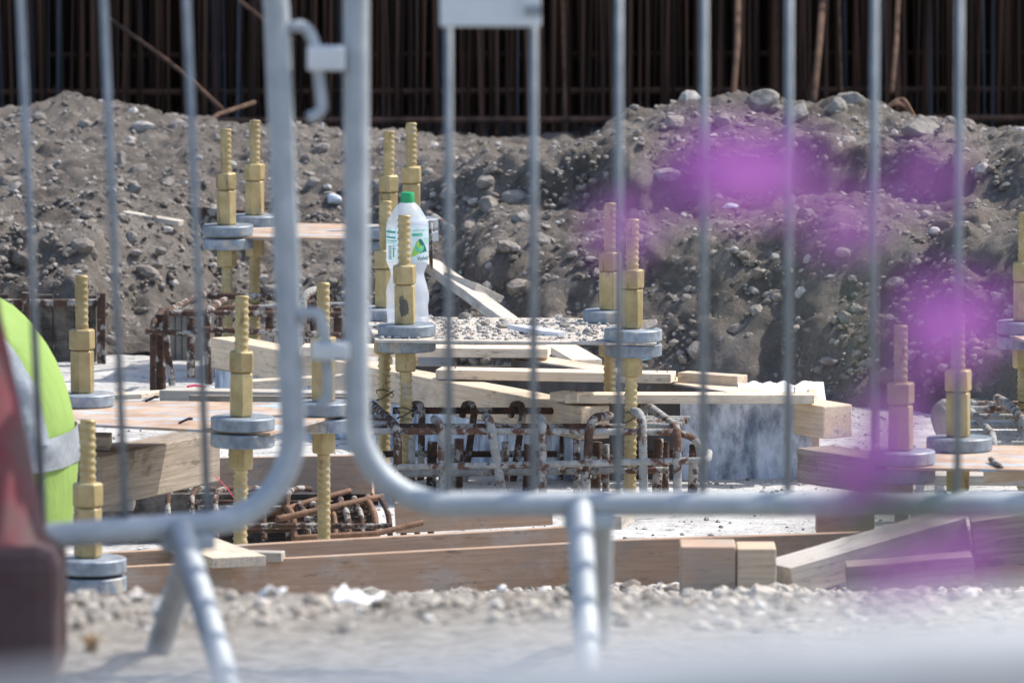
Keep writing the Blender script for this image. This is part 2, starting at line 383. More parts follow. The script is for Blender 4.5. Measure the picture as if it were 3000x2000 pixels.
# ------------------------------------------------------------------ ground
SLAB = -0.80
def rows(base, k):                     # knots: (y, z)
    out = [(base - .05, SLAB - .07)]
    for d, py in k: out.append((d, zat(py, d)))
    out += [(29.0, -.71), (45, -.78)]
    return out
COLS = [
 (-400, rows(24.2, [(24.22, 1000), (24.26, 850), (24.45, 660), (25.3, 560), (27.2, 345)])),
 (0,    rows(24.2, [(24.22, 1000), (24.26, 850), (24.45, 660), (25.3, 560), (27.2, 345)])),
 (270,  rows(24.15, [(24.18, 1000), (24.25, 850), (24.45, 670), (25.3, 560), (27.2, 352)])),
 (430,  rows(24.2, [(24.40, 950), (24.6, 780), (24.9, 650), (25.4, 560), (27.2, 360)])),
 (650,  rows(24.5, [(24.7, 930), (25.0, 780), (25.4, 670), (25.8, 540), (27.2, 375)])),
 (1000, rows(24.5, [(24.7, 930), (25.0, 780), (25.4, 680), (25.7, 550), (27.2, 412)])),
 (1250, rows(24.3, [(24.5, 930), (24.75, 780), (25.2, 680), (25.4, 540), (27.2, 422)])),
 (1450, rows(23.6, [(23.85, 930), (24.1, 720), (25.0, 640), (25.15, 510), (27.2, 425)])),
 (1650, rows(23.4, [(23.65, 930), (23.95, 715), (24.9, 630), (25.05, 490), (27.0, 422)])),
 (1900, rows(23.25, [(23.5, 950), (23.8, 705), (24.75, 615), (24.88, 440), (26.3, 362)])),
 (2200, rows(23.1, [(23.35, 960), (23.65, 690), (24.6, 600), (24.72, 430), (26.0, 330)])),
 (2500, rows(22.8, [(23.05, 980), (23.4, 690), (24.4, 595), (24.52, 430), (26.0, 318)])),
 (2800, rows(22.5, [(22.75, 1000), (23.15, 700), (23.9, 600), (24.05, 470), (26.0, 380)])),
 (3050, rows(22.3, [(22.55, 1000), (23.0, 660), (23.6, 540), (23.9, 450), (26.0, 405)])),
 (3600, rows(22.3, [(22.55, 1000), (23.0, 660), (23.6, 540), (23.9, 450), (26.0, 405)])),
]
CX = np.array([wx(p, 24.5) for p, _ in COLS])
KY = np.array([[k[0] for k in r] for _, r in COLS]); KZ = np.array([[k[1] for k in r] for _, r in COLS])
def smooth(t): return t * t * (3 - 2 * t)
def H(x, y, detail=True):
    x = np.asarray(x, float); y = np.asarray(y, float); x, y = np.broadcast_arrays(x, y)
    xs = x + .05 * fbm(x, y, 1.5, 3)
    i = np.clip(np.searchsorted(CX, xs) - 1, 0, len(CX) - 2)
    t = smooth(np.clip((xs - CX[i]) / (CX[i + 1] - CX[i]), 0, 1))
    z = np.full(x.shape, 0.0)
    ky = KY[i] * (1 - t[..., None]) + KY[i + 1] * t[..., None]
    kz = KZ[i] * (1 - t[..., None]) + KZ[i + 1] * t[..., None]
    zb = kz[..., 0].copy()
    for j in range(ky.shape[-1] - 1):
        u = np.clip((y - ky[..., j]) / (ky[..., j + 1] - ky[..., j]), 0, 1)
        uu = smooth(u) * .5 + u * .5
        zb = np.where(y >= ky[..., j], kz[..., j] * (1 - uu) + kz[..., j + 1] * uu, zb)
    front = np.interp(y, [12.5, 13.5, 17.0, 18.15, 18.3, 18.6], [0, -.10, -.565, -.69, -.71, SLAB - .07])
    front = front - .05 * np.clip((-x - .1) / .5, 0, 1) * np.clip((y - 14) / 2.5, 0, 1)
    z = np.where(y < 20.5, front, zb)
    if detail:
        bank = np.clip((y - ky[..., 0]) / .25, 0, 1)
        near = np.clip((18.5 - y) / .4, 0, 1) * np.clip((y - 8) / 3, .2, 1)
        A = bank + near * .35
        z = z + A * (.030 * fbm(x, y, 2.2, 4) + .016 * fbm(x, y, 11, 4, .55)) \
              + bank * (.048 * lumps(x, y, 6.5) * (vnoise(x * 1.3, y * 1.3) > -.2) + .035 * lumps(x + 9, y, 14) + .012 * lumps(x, y + 5, 34)) \
              + near * (.010 * lumps(x, y, 20) + .006 * lumps(x + 3, y, 45))
        z = z + (y > 60) * 0
    return z
def grid(xs, ys, zf):
    X, Y = np.meshgrid(xs, ys); Z = zf(X, Y)
    nx, ny = len(xs), len(ys)
    V = np.stack([X, Y, Z], -1).reshape(-1, 3)
    a = (np.arange(ny - 1)[:, None] * nx + np.arange(nx - 1)[None]).reshape(-1)
    F = np.stack([a, a + 1, a + 1 + nx, a + nx], -1)
    return V, F
def np_obj(name, V, F, m, smooth=True):
    me = bpy.data.meshes.new(name)
    me.vertices.add(len(V)); me.vertices.foreach_set('co', V.astype(np.float32).ravel())
    k = F.shape[1]
    me.loops.add(F.size); me.loops.foreach_set('vertex_index', F.astype(np.int32).ravel())
    me.polygons.add(len(F)); me.polygons.foreach_set('loop_start', np.arange(0, F.size, k, dtype=np.int32))
    me.polygons.foreach_set('loop_total', np.full(len(F), k, dtype=np.int32))
    me.polygons.foreach_set('use_smooth', np.full(len(F), smooth))
    me.update(calc_edges=True); me.validate()
    me.materials.append(M[m]); o = bpy.data.objects.new(name, me); C.objects.link(o); return o
def steps(*segs):
    out = [segs[0][0]]
    for a, b, s in segs:
        n = max(1, int(round((b - a) / s))); out += list(np.linspace(a, b, n + 1)[1:])
    return np.array(out)
gx = steps((-400, -60, 40), (-60, -8, 4), (-8, -2.6, .25), (-2.6, 2.6, .014), (2.6, 8, .25), (8, 60, 4), (60, 400, 40))
gy = steps((-60, 0, 10), (0, 11, .5), (11, 19.2, .035), (19.2, 22.0, .2), (22.0, 26.6, .0088), (26.6, 28, .03), (28, 34, .1), (34, 60, 1), (60, 900, 60))
V, F = grid(gx, gy, H)
# push the steep bank in and out as well, so that it does not read as a stretched height map
bankm = np.clip((V[:, 1] - 22.1) / .3, 0, 1) * (H(V[:, 0], V[:, 1], False) > SLAB) * np.clip((25.6 - V[:, 1]) / .5, 0, 1)
V[:, 1] += bankm * (.05 * fbm(V[:, 0], V[:, 2] * 1.0, 5, 4) + .035 * lumps(V[:, 0] + 4, V[:, 2] + 1, 9) - .02)
np_obj('ground', V, F, 'earth')['kind'] = 'structure'
sx = steps((-2.6, 2.6, .02)); sy = steps((18.35, 24.2, .02))
def slabz(x, y): return SLAB + .004 * fbm(x, y, 9, 4) + .006 * lumps(x, y, 24) * (vnoise(x * 3, y * 3) > .1)
V, F = grid(sx, sy, slabz)
np_obj('concrete_slab', V, F, 'slab')['kind'] = 'structure'
# ------------------------------------------------------------------ stones
def ico(sub):
    bm = bmesh.new(); bmesh.ops.create_icosphere(bm, subdivisions=sub, radius=1)
    v = np.array([q.co[:] for q in bm.verts]); f = np.array([[q.index for q in p.verts] for p in bm.faces]); bm.free(); return v, f
ICO = {1: ico(1), 2: ico(2), 3: ico(3)}
def rot_rand(n):
    q = RNG.normal(size=(n, 4)); q /= np.linalg.norm(q, axis=1)[:, None]; w_, x, y, z = q.T
    return np.stack([np.stack([1-2*(y*y+z*z), 2*(x*y-z*w_), 2*(x*z+y*w_)], -1), np.stack([2*(x*y+z*w_), 1-2*(x*x+z*z), 2*(y*z-x*w_)], -1), np.stack([2*(x*z-y*w_), 2*(y*z+x*w_), 1-2*(x*x+y*y)], -1)], 1)
def stones(name, P, S, m, label, sub=1, jag=.25, sink=.25):
    v0, f0 = ICO[sub]; n = len(P); k = len(v0)
    sc = RNG.uniform(.55, 1.15, (n, 1, 3)); jit = 1 + RNG.uniform(-jag, jag, (n, k, 1))
    Vv = v0[None] * jit * sc
    Vv = np.einsum('nij,nkj->nki', rot_rand(n), Vv); Vv[..., 2] *= .75
    Vv = Vv * S[:, None, None] + P[:, None, :]; Vv[..., 2] += S[:, None] * (.5 - sink)
    Ff = f0[None] + (np.arange(n) * k)[:, None, None]
    o = np_obj(name, Vv.reshape(-1, 3), Ff.reshape(-1, 3), m, smooth=False)
    return tag(o, label, 'rubble', kind='stuff')
def scatter(n, x0, x1, y0, y1, dens=None):
    x = RNG.uniform(x0, x1, n * 3); y = RNG.uniform(y0, y1, n * 3)
    if dens is not None:
        k = RNG.random(n * 3) < dens(x, y); x, y = x[k], y[k]
    x, y = x[:n], y[:n]; return np.stack([x, y, H(x, y)], -1)
def onbank(x, y): return (H(x, y, False) > SLAB + .02).astype(float)
P = scatter(15000, -2.3, 2.3, 22.1, 27.6, onbank); S = .0035 + .012 * RNG.random(len(P)) ** 3
stones('rubble_stones', P, S, 'rocks', 'loose grey brown stones scattered over the dug earth bank', 1, .3, .4)
P = scatter(420, -2.3, 2.3, 22.3, 27.6, onbank); S = .014 + .028 * RNG.random(len(P)) ** 3
stones('rubble_cobbles', P, S, 'rocks', 'fist sized cobbles half buried in the dug earth bank', 2, .16, .45)
def steep(x, y):
    g = (H(x, y + .03, False) - H(x, y - .03, False)) / .06
    return np.clip(g * .9, 0, 1) * onbank(x, y)
P = scatter(13000, -2.2, 2.2, 22.1, 25.6, steep); P[:, 1] -= .012; S = .004 + .017 * RNG.random(len(P)) ** 2.6
stones('embedded_stones', P, S, 'bank_stones', 'stones of many sizes bedded in the steep face of the earth bank', 1, .22, .5)
P = scatter(260, -2.2, 2.2, 22.15, 25.4, steep); P[:, 1] -= .01; S = .016 + .028 * RNG.random(len(P)) ** 2
stones('embedded_cobbles', P, S, 'bank_stones', 'rounded cobbles bedded in the steep face of the earth bank', 2, .12, .5)
P = scatter(14000, -1.9, 1.9, 12.4, 18.25, lambda x, y: .35 + .65 * (vnoise(x * 4, y * 4) > -.1)); S = (.0040 + .019 * RNG.random(len(P)) ** 3) * np.clip((P[:, 1] - 9) / 8, .75, 1)
stones('gravel_slope', P, S, 'gravel', 'pale gravel spilling down behind the barrier', 1)
P = scatter(90, -1.7, 1.7, 15.2, 18.1); S = .014 + .022 * RNG.random(len(P)) ** 2
stones('gravel_cobbles', P, S, 'gravel', 'larger pale stones lying in the gravel in front of the shutter board', 2, .15)
n = 4500; x = RNG.uniform(-1.8, 1.8, n); y = RNG.uniform(18.7, 23.0, n)
stones('slab_crumbs', np.stack([x, y, slabz(x, y)], -1), .002 + .007 * RNG.random(n) ** 3, 'grey_crumb', 'grey crumbs of mortar strewn over the white slab', 1)
# ------------------------------------------------------------------ single lumps
def lump(name, px, py, d, s, label, m='concrete', sq=(1, 1, 1), rot=0, group='concrete lumps on the spoil heap', cat='concrete lump', drop=.3, snap=True, seed=0):
    rnd = random.Random(seed + px); bm = bmesh.new(); bmesh.ops.create_icosphere(bm, subdivisions=4, radius=1)
    cuts = [(Vector((rnd.gauss(0, 1), rnd.gauss(0, 1), rnd.gauss(0, 1))).normalized(), rnd.uniform(.55, .85)) for _ in range(9)]
    for v in bm.verts:
        for nrm, dd in cuts:
            k = v.co.dot(nrm)
            if k > dd: v.co -= nrm * (k - dd)
        v.co *= 1 + .07 * mnoise.noise(v.co * 3 + Vector((px, 0, 0))) + .05 * mnoise.noise(v.co * 9)
        v.co = Vector((v.co.x * sq[0], v.co.y * sq[1], v.co.z * sq[2])) * s * (.66 if cat in ('boulder', 'concrete lump') else 1)
    me = bpy.data.meshes.new(name); bm.to_mesh(me); bm.free()
    me.polygons.foreach_set('use_smooth', [True] * len(me.polygons)); me.materials.append(M[m])
    o = bpy.data.objects.new(name, me); C.objects.link(o); p = G(px, py, d)
    if d > 21.95 and cat in ('boulder', 'concrete lump'):
        r_ = ray(px, py); t = 21.8
        while t < 28:
            q = Vector((0, 0, CAMZ)) + r_ * (t / r_.y)
            if q.z < float(H(q.x, q.y)): break
            t += .01
        p = q + Vector((0, 0, s * .15)) if t < 28 else p
        if t >= 28: p = G(px, py, d); p.z = float(H(p.x, p.y)) + s * sq[2] * .35
    o.location = p
    o.rotation_euler = (0, rot, rnd.uniform(-.5, .5)); return tag(o, label, cat, group)
lump('concrete_lump', 2240, 320, 25.9, .075, 'rounded grey concrete lump on the heap crest right of the tall bars', sq=(1.2, 1, 1))
lump('concrete_lump', 2330, 350, 25.7, .07, 'tilted slab like concrete piece leaning beside the round lump', sq=(1.3, 1, .55), rot=-.6)
lump('concrete_lump', 2495, 300, 26.0, .06, 'pale lump forming the highest point of the heap', sq=(1.2, 1, .9))
lump('concrete_lump', 2450, 325, 25.9, .05, 'small grey lump just left of the highest pale lump')
lump('concrete_lump', 2700, 395, 25.6, .085, 'pointed grey concrete wedge at the right end of the heap', sq=(1.4, 1, .8), rot=.5)
lump('concrete_lump', 2120, 360, 25.9, .04, 'small pale angular lump left end of the heap crest', sq=(1.2, 1, .8), rot=-.5)
lump('concrete_lump', 2140, 610, 24.4, .03, 'pale chip on the flat top of the earth bank', sq=(1.3, 1, .6), m='shard')
lump('boulder', 1510, 590, 25.3, .052, 'smooth round boulder in the hollow behind the long plate', m='concrete', sq=(1.4, 1, .8), group='boulders in the earth', cat='boulder')
lump('boulder', 1430, 610, 25.0, .045, 'angular brown boulder left of the smooth round one', sq=(1.1, 1, 1), group='boulders in the earth', cat='boulder')
lump('boulder', 2160, 1045, 23.16, .030, 'tall pale flint stone set low in the earth bank above the plywood box', sq=(.8, .5, 1.6), group='boulders in the earth', cat='boulder')
lump('boulder', 2475, 935, 23.22, .034, 'brown cobble embedded in the middle of the shaded bank', sq=(1, .5, 1), group='boulders in the earth', cat='boulder')
lump('boulder', 2115, 925, 23.24, .022, 'small pale cobble pair member high on the shaded bank', sq=(1.1, .5, .9), group='boulders in the earth', cat='boulder')
lump('boulder', 2245, 910, 23.24, .024, 'pinkish cobble embedded in the bank between two fence bars', sq=(1, .5, 1), group='boulders in the earth', cat='boulder')
lump('boulder', 385, 705, 24.95, .04, 'pale boulder on the left slope above the dark lagging', sq=(1, .8, 1.2), group='boulders in the earth', cat='boulder')
lump('boulder', 355, 480, 26.0, .04, 'tall pale boulder standing in the left rubble', sq=(.8, .8, 1.3), group='boulders in the earth', cat='boulder')
lump('boulder', 395, 560, 25.6, .036, 'grey leaning boulder below the tall pale one', sq=(1.4, .8, .8), rot=-.5, group='boulders in the earth', cat='boulder')
lump('boulder', 490, 540, 25.7, .03, 'smooth pale boulder left of the yellow bolts', sq=(1.3, .8, .8), rot=-.4, group='boulders in the earth', cat='boulder')
lump('boulder', 975, 590, 25.2, .035, 'bright pale stone seen between the two barrier tubes', m='shard', sq=(1.3, .8, .8), group='boulders in the earth', cat='boulder')
# ------------------------------------------------------------------ far retaining wall and dark rebar mat
mb = MB(); x = -14.0; k = 0; prof = []
while x < 14: prof.append((x, 33.4 + (0.14 if k % 2 else 0))); x += .22; prof.append((x, 33.4 + (0.14 if k % 2 else 0))); x += .08; k += 1
vs = [(a, b, -1.2) for a, b in prof] + [(a, b, 9.5) for a, b in prof] + [(a, b + .03, 9.5) for a, b in prof] + [(a, b + .03, -1.2) for a, b in prof]
n = len(prof); fs = []
for j in range(4):
    for i in range(n - 1): fs.append((j * n + i, j * n + i + 1, ((j + 1) % 4) * n + i + 1, ((j + 1) % 4) * n + i))
mb.add(vs, fs); tag(mb.build('retaining_wall', 'wall', smooth=False), 'dark sheet pile retaining wall behind the rusty reinforcement, height added to shade it', 'wall')  # upper height, out of view, is added to shade the mat and block backlight
root = empty('reinforcement_mat', (0, 31, -.79), 'tall dark mat of closely set rusty vertical bars across the far side of the pit', 'rebar mat')
rr = random.Random(3); bars = []
for layer in range(12):
    x = -5.0
    while x < 5.0:
        bars.append((x + rr.uniform(-.012, .012), layer * .19 + rr.uniform(-.04, .04), layer)); x += rr.choice((.035, .045, .06, .03, .07))
inv = [b for b in bars if abs(b[0]) < 2.0 and b[2] < 3]; rr.shuffle(inv)
near = inv[:100]; nset = set(near)
def barpts(b):
    x, y, l = b; lean = rr.uniform(-.05, .05); bw = rr.uniform(-.02, .02)
    return [(x, y, 0), (x + lean * .3 + bw, y, .9), (x + lean * 1.6, y + rr.uniform(-.05, .05), 3.4)]
for i, b in enumerate(near):
    MB().sweep(barpts(b), rr.choice((.004, .0055, .008)), 6).build('vertical_bar', 'rust_light' if rr.random() < .10 and b[0] > -.8 else ('steel_dark' if rr.random() < (.6 if b[0] < -.6 else .12) else 'rust_dark'), root)
mb = MB()
for b in bars:
    if b not in nset: mb.sweep(barpts(b), rr.choice((.004, .0055, .007, .009)), 5)
o = mb.build('vertical_bars', 'rust_dark', root, auto=False); o['kind'] = 'stuff'
for j, (z, y) in enumerate([(.03, -.05), (.09, -.07), (.16, -.05), (.05, .5), (.12, .55), (.24, .3), (.34, .8), (1.6, -.05), (2.4, -.05), (3.1, .4)]):
    MB().sweep([(-5, y, z + rr.uniform(-.01, .01)), (-1, y, z), (2, y, z + .01), (5, y, z)], .013, 6).build('horizontal_bar', 'rust_dark', root)
def barthing(name, pts, r, m, label, cat, group=None, amp=.10, pitch=.016, seg=8, fr=0.0):
    pts = [Vector(p) for p in pts]
    if fr: pts = fillet(pts, fr)
    o0 = pts[0].copy(); mb = MB(); mb.sweep([p - o0 for p in pts], r, seg, amp, pitch)
    o = mb.build(name, m, auto=False); o.location = o0; return tag(o, label, cat, group)
barthing('leaning_bar', [G(320, 55, 30.5), G(480, 170, 30.2), G(560, 235, 29.9), G(650, 320, 29.5)], .008, 'rust_mid', 'thin rusty bar slanting across the dark mat at upper left', 'rebar', amp=0)
barthing('leaning_bar', [G(700, 0, 30.6), G(770, 55, 30.6), G(860, 120, 30.6)], .008, 'rust_light', 'short orange bar slanting behind the left barrier tube', 'rebar', amp=0)
barthing('leaning_bar', [G(585, 375, 27.2), G(640, 335, 27.4), G(745, 300, 27.8)], .008, 'rust_mid', 'curved rusty bar rising from the rubble top behind the yellow bolts', 'rebar', amp=0)
barthing('leaning_bar', [G(2162, -30, 30.3), G(2160, 130, 30.0), G(2145, 330, 29.6)], .012, 'rust_mid', 'bright orange upright bar in front of the mat, right of centre', 'rebar', amp=0)
barthing('leaning_bar', [G(2412, -30, 30.3), G(2400, 130, 30.0), G(2383, 300, 29.6)], .013, 'rust_mid', 'brown leaning bar in front of the mat between fifth and sixth fence bars', 'rebar', amp=0)
barthing('leaning_bar', [G(2632, -30, 30.3), G(2625, 130, 30.0), G(2612, 270, 29.6)], .010, 'rust_mid', 'orange leaning bar in front of the mat behind the red coil', 'rebar', amp=0)
mb = MB()
for k in range(7):
    a = [G(2590 + k * 3, 325 - k * 3, 26.4 + k * .02), G(2615 + k * 2, 305 - k * 2, 26.4 + k * .02), G(2650, 308 - k * 3, 26.4), G(2668 + k * 2, 345, 26.4)]
    mb.sweep(fillet(a, .06), .006, 6)
tag(mb.build('wire_coil', 'rust_light'), 'orange rusty coil of wire lying over the heap crest', 'wire coil')
# left debris
def plank(name, p0, p1, wdt, hgt, m, label, cat='plank', group=None, twist=0.0, bevel=.0015, rag=0.0, parent=None, tagit=True):
    """p0,p1: centres of the bottom face at both ends; long axis = local x"""
    p0 = Vector(p0); p1 = Vector(p1); X = (p1 - p0); L_ = X.length; X.normalize()
    Zu = Vector((0, 0, 1)); Y = Zu.cross(X).normalized(); Z = X.cross(Y)
    Mx = Matrix((X, Y, Z)).transposed()
    Mx = Mx @ Matrix.Rotation(twist, 3, 'X')
    nseg = max(2, int(L_ / .06)); mb = MB(); vs = []
    for i in range(nseg + 1):
        t = i / nseg; q = rag * mnoise.noise(Vector((t * L_ * 5, p0.x * 7, p0.y)))
        e0 = rag * .7 if i in (0, nseg) else 0
        for (sy, sz) in ((-1, 0), (1, 0), (1, 1), (-1, 1)):
            vs.append((t * L_ + (random.uniform(-e0, e0)), sy * wdt / 2 + q * .3, sz * hgt + q * .3))
    fs = [(0, 1, 2, 3), tuple(reversed([nseg * 4 + k for k in range(4)]))]
    for i in range(nseg):
        for k in range(4):
            a, b = i * 4 + k, i * 4 + (k + 1) % 4; fs.append((b, a, a + 4, b + 4))
    mb.add(vs, fs); o = mb.build(name, m, parent, smooth=False, bevel=bevel)
    o.matrix_world = Matrix.Translation(p0) @ Mx.to_4x4()
    if tagit: tag(o, label, cat, group)
    return o
def nail_on(pl, x, y, z, lean=.1):
    mb = MB(); mb.sweep([(x, y, z - .004), (x + lean * .015, y, z + .013)], .0013, 6)
    mb.lathe([(.0032, .0), (.0032, .0012)], 8, (x + lean * .015, y, z + .0125))
    return mb.build('nail', 'rust_light', pl)
plank('steel_beam', G(-60, 600, 25.5), G(760, 662, 25.1), .05, .045, 'rust', 'long rusty steel beam lying across the left rubble', 'steel beam')
plank('rail_offcut', G(350, 632, 24.95), G(530, 662, 24.9), .05, .016, 'wood_grey', 'pale grey offcut board below the rusty beam', 'plank')
plank('slab_offcut', G(5, 668, 24.9), G(88, 615, 25.1), .07, .02, 'shard', 'white slanting board at the left edge of the rubble', 'plank')
# lagging
root = empty('timber_lagging', G(150, 1100, 24.02), 'dark timber lagging wall with rusty walings at far left', 'lagging')
bx = wx(150, 24.0)
for k in range(22):
    x0 = -2.1 + k * .062; 
    if x0 > wx(285, 24): break
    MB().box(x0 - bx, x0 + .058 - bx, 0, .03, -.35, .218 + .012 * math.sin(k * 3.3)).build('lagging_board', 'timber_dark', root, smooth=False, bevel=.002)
for zz in (.20, -.01):
    MB().box(-2.2 - bx, wx(300, 24) - bx, -.03, -.002, zz, zz + .018).build('waling', 'rust', root, smooth=False, bevel=.002)
for px in (80, 300):
    MB().box(wx(px, 24) - bx - .012, wx(px, 24) - bx + .012, -.055, -.032, -.02, .24).build('post', 'rust', root, smooth=False, bevel=.002)
# ------------------------------------------------------------------ anchor bolts
ZP = -0.41
def hexnut(Rr, z0, z1, rot, ch=.004):
    mb = MB(); mb.lathe([(Rr - ch, z0), (Rr, z0 + ch * .8), (Rr, z1 - ch * .8), (Rr - ch, z1)], 6, rot=rot); return mb
def make_bolt(label, rotn=0.0, flat=0.0, group='yellow anchor bolts', stain=False):
    r = empty('anchor_bolt', (0, 0, 0), label, 'anchor bolt', group)
    mb = MB(); mb.sweep([(0, 0, -.46), (0, 0, .30)], .0143, 24, .24, .0155, rf=None, flat=flat); mb.build('threaded_rod', 'yellow', r, auto=False)
    ym = 'yellow_stain' if stain else 'yellow'
    hexnut(.0300, .1305, .178, rotn).build('lock_nut', 'yellow', r, bevel=.002)
    hexnut(.0278, .032, .130, rotn + .12).build('long_nut', ym, r, bevel=.002)
    hexnut(.0285, -.085, -.034, rotn + .3).build('lower_nut', 'yellow', r, bevel=.002)
    off = .004
    mb = MB(); mb.lathe([(.068, .003), (.071, .006), (.071, .029), (.068, .032)], 48, (off, 0, 0)); mb.build('upper_washer', 'zinc', r)
    mb = MB(); mb.lathe([(.068, -.034), (.071, -.031), (.071, -.006), (.068, -.0035)], 48, (off, 0, 0)); mb.build('lower_washer', 'zinc', r)
    return r
B0 = make_bolt('x', .26, None)
B1 = make_bolt('x', .0, 1.2)
B2 = make_bolt('x', .26, None, stain=True)
def place_bolt(src, px, py, label, z=ZP, rz=0.0, first=False, s=1.0, group='yellow anchor bolts'):
    o = src if first else copy_tree(src)
    p = Gz(px, py, z); o.location = p; o.rotation_euler = (RNG.uniform(-.006, .006), RNG.uniform(-.012, .012), rz)
    o.scale = (s,) * 3; o['label'] = label; o['group'] = group; return p
pA = place_bolt(B2, 1187, 987, 'front yellow anchor bolt with a black smudge, standing before the plastic bottle', first=True)
pD = place_bolt(B0, 1127, 938, 'yellow anchor bolt half hidden at the left of the bottle', first=True, rz=.2)
pB = place_bolt(B0, 1850, 1000, 'front yellow anchor bolt at the right end of the gravel covered plate', rz=-.35)
pC = place_bolt(B1, 1787, 945, 'rear yellow anchor bolt at the right end of the gravel covered plate', first=True, rz=-.3)
pE = place_bolt(B0, 664, 692, 'yellow anchor bolt at the front left corner of the farthest plate', rz=.5)
pF = place_bolt(B0, 746, 663, 'tall yellow anchor bolt beside the left barrier tube on the farthest plate', rz=.9)
pG = place_bolt(B1, 1137, 700, 'far yellow anchor bolt right of the barrier gap, lower of the rear pair', rz=.6)
pH = place_bolt(B0, 1206, 672, 'far yellow anchor bolt rising directly behind the green bottle cap', rz=.1)
pI = place_bolt(B1, 242, 1192, 'yellow anchor bolt above the lime vest at the left end of the blue marked plate', rz=-.9)
pJ = place_bolt(B0, 706, 1262, 'front yellow anchor bolt on the blue marked plate, left of the barrier corner', rz=.25)
pK = place_bolt(B1, 948, 1217, 'yellow anchor bolt seen in the gap between the two barriers', rz=-.9)
pL = place_bolt(B0, 258, 1680, 'nearest yellow anchor bolt low at the left, beside the dusty red cone', z=-.53, rz=-.3, s=1.05)
pM = place_bolt(B1, 2640, 1362, 'yellow anchor bolt on the right plate, behind the purple flowers, the nearer one', rz=-1.0)
pN = place_bolt(B1, 2807, 1322, 'yellow anchor bolt on the right plate behind the last fence bar', rz=-.9)
pO = place_bolt(B0, 3000, 978, 'yellow anchor bolt cut by the right edge of the photo', rz=.4)
place_bolt(B0, 3085, 1012, 'yellow anchor bolt just past the right edge, only its disc showing', rz=.1)
place_bolt(B0, -22, 1215, 'yellow anchor bolt cut by the left edge above the vest', rz=.1)
def plate(pts, z, m, label, th=.006):
    P = [Gz(px, py, z) for px, py in pts]; c = sum(P, Vector()) / len(P); n = len(P)
    vs = [(p.x - c.x, p.y - c.y, th / 2) for p in P] + [(p.x - c.x, p.y - c.y, -th / 2) for p in P]
    fs = [tuple(range(n)), tuple(reversed(range(n, 2 * n)))] + [(i, i + n, (i + 1) % n + n, (i + 1) % n) for i in range(n)]
    mb = MB(); mb.add(vs, fs); o = mb.build('template_plate', m, smooth=False); o.location = c
    return tag(o, label, 'steel plate', 'steel template plates')
plate([(1100, 999), (1925, 1009), (1868, 937), (1070, 930)], ZP, 'dusty_plate', 'steel plate covered with grey gravel crumbs, carrying the bottle')
plate([(592, 694), (1190, 704), (1262, 662), (690, 654)], ZP, 'plate', 'far rusty plate joining the rear bolts behind the barrier tubes')
plate([(130, 1240), (792, 1272), (1010, 1212), (965, 1184), (480, 1178), (190, 1184)], ZP, 'plate', 'brown plate with pale blue paint marks at lower left')
plate([(2600, 1372), (3300, 1385), (3240, 1310), (2715, 1306)], ZP, 'plate', 'brown and blue plate at the right edge under the flower hidden bolts')
plate([(2935, 975), (3085, 1030), (3600, 1030), (3500, 968)], ZP, 'plate', 'small rusty plate corner high at the right edge')
# crumbs on the long plate
n = 1500; q = RNG.random((n, 2)); a0, a1, b0, b1 = [np.array(Gz(*p, ZP)) for p in ((1115, 996), (1910, 1005), (1080, 933), (1862, 940))]
Pp = (a0[None] * (1 - q[:, :1]) + a1[None] * q[:, :1]) * (1 - q[:, 1:]) + (b0[None] * (1 - q[:, :1]) + b1[None] * q[:, :1]) * q[:, 1:]
Pp[:, 2] = ZP + .003; S = .0016 + .008 * RNG.random(n) ** 3.2
keep = np.ones(n, bool)
for p in (pA, pB, pC, pD): keep &= (np.hypot(Pp[:, 0] - p.x, Pp[:, 1] - p.y) > .07)
tag(stones('plate_gravel', Pp[keep], S[keep], 'grey_crumb', 'grey gravel crumbs covering the long plate around the bottle', 1), cat='gravel')
for i, (px, py, s, lb) in enumerate([(1365, 930, .017, 'largest grey stone on the plate right of the bottle'), (1222, 935, .010, 'dark pebble at the foot of the bottle between bolt and plastic'),
        (1470, 957, .014, 'flat stone on the plate left of the white shard'), (1655, 955, .015, 'grey stone on the plate before the rear right bolt'), (1725, 975, .014, 'round stone on the plate near the right front disc'),
        (1135, 940, .012, 'stone heap piece left of the smudged bolt'), (1420, 950, .012, 'middle stone on the plate behind the flat one')]):
    lump('stone', px, py, Gz(px, py, ZP + .006).y, s, lb, sq=(1.2, 1, .8), group='stones on the long plate', cat='stone')
# broken mortar chunk on the right front disc
lump('mortar_chunk', 1885, 957, pB.y + .01, .03, 'wedge of grey mortar stuck on the right front disc', sq=(1.25, .9, .55), rot=-.35, group=None, cat='mortar')
p = Gz(1575, 975, ZP + .006)
mb = MB(); pts = [(-.075, .035), (-.03, .04), (.045, -.005), (.07, -.03), (.05, -.045), (.0, -.03), (-.05, .01)]
n = len(pts); mb.add([(a, b, .012) for a, b in pts] + [(a, b, 0) for a, b in pts], [tuple(reversed(range(n))), tuple(range(n, 2 * n))] + [(i, (i + 1) % n, (i + 1) % n + n, i + n) for i in range(n)])
o = mb.build('plastic_shard', 'shard', smooth=False, bevel=.001); o.location = p; o.rotation_euler = (.08, .05, 0); tag(o, 'flat white shard lying on the gravel covered plate', 'shard')
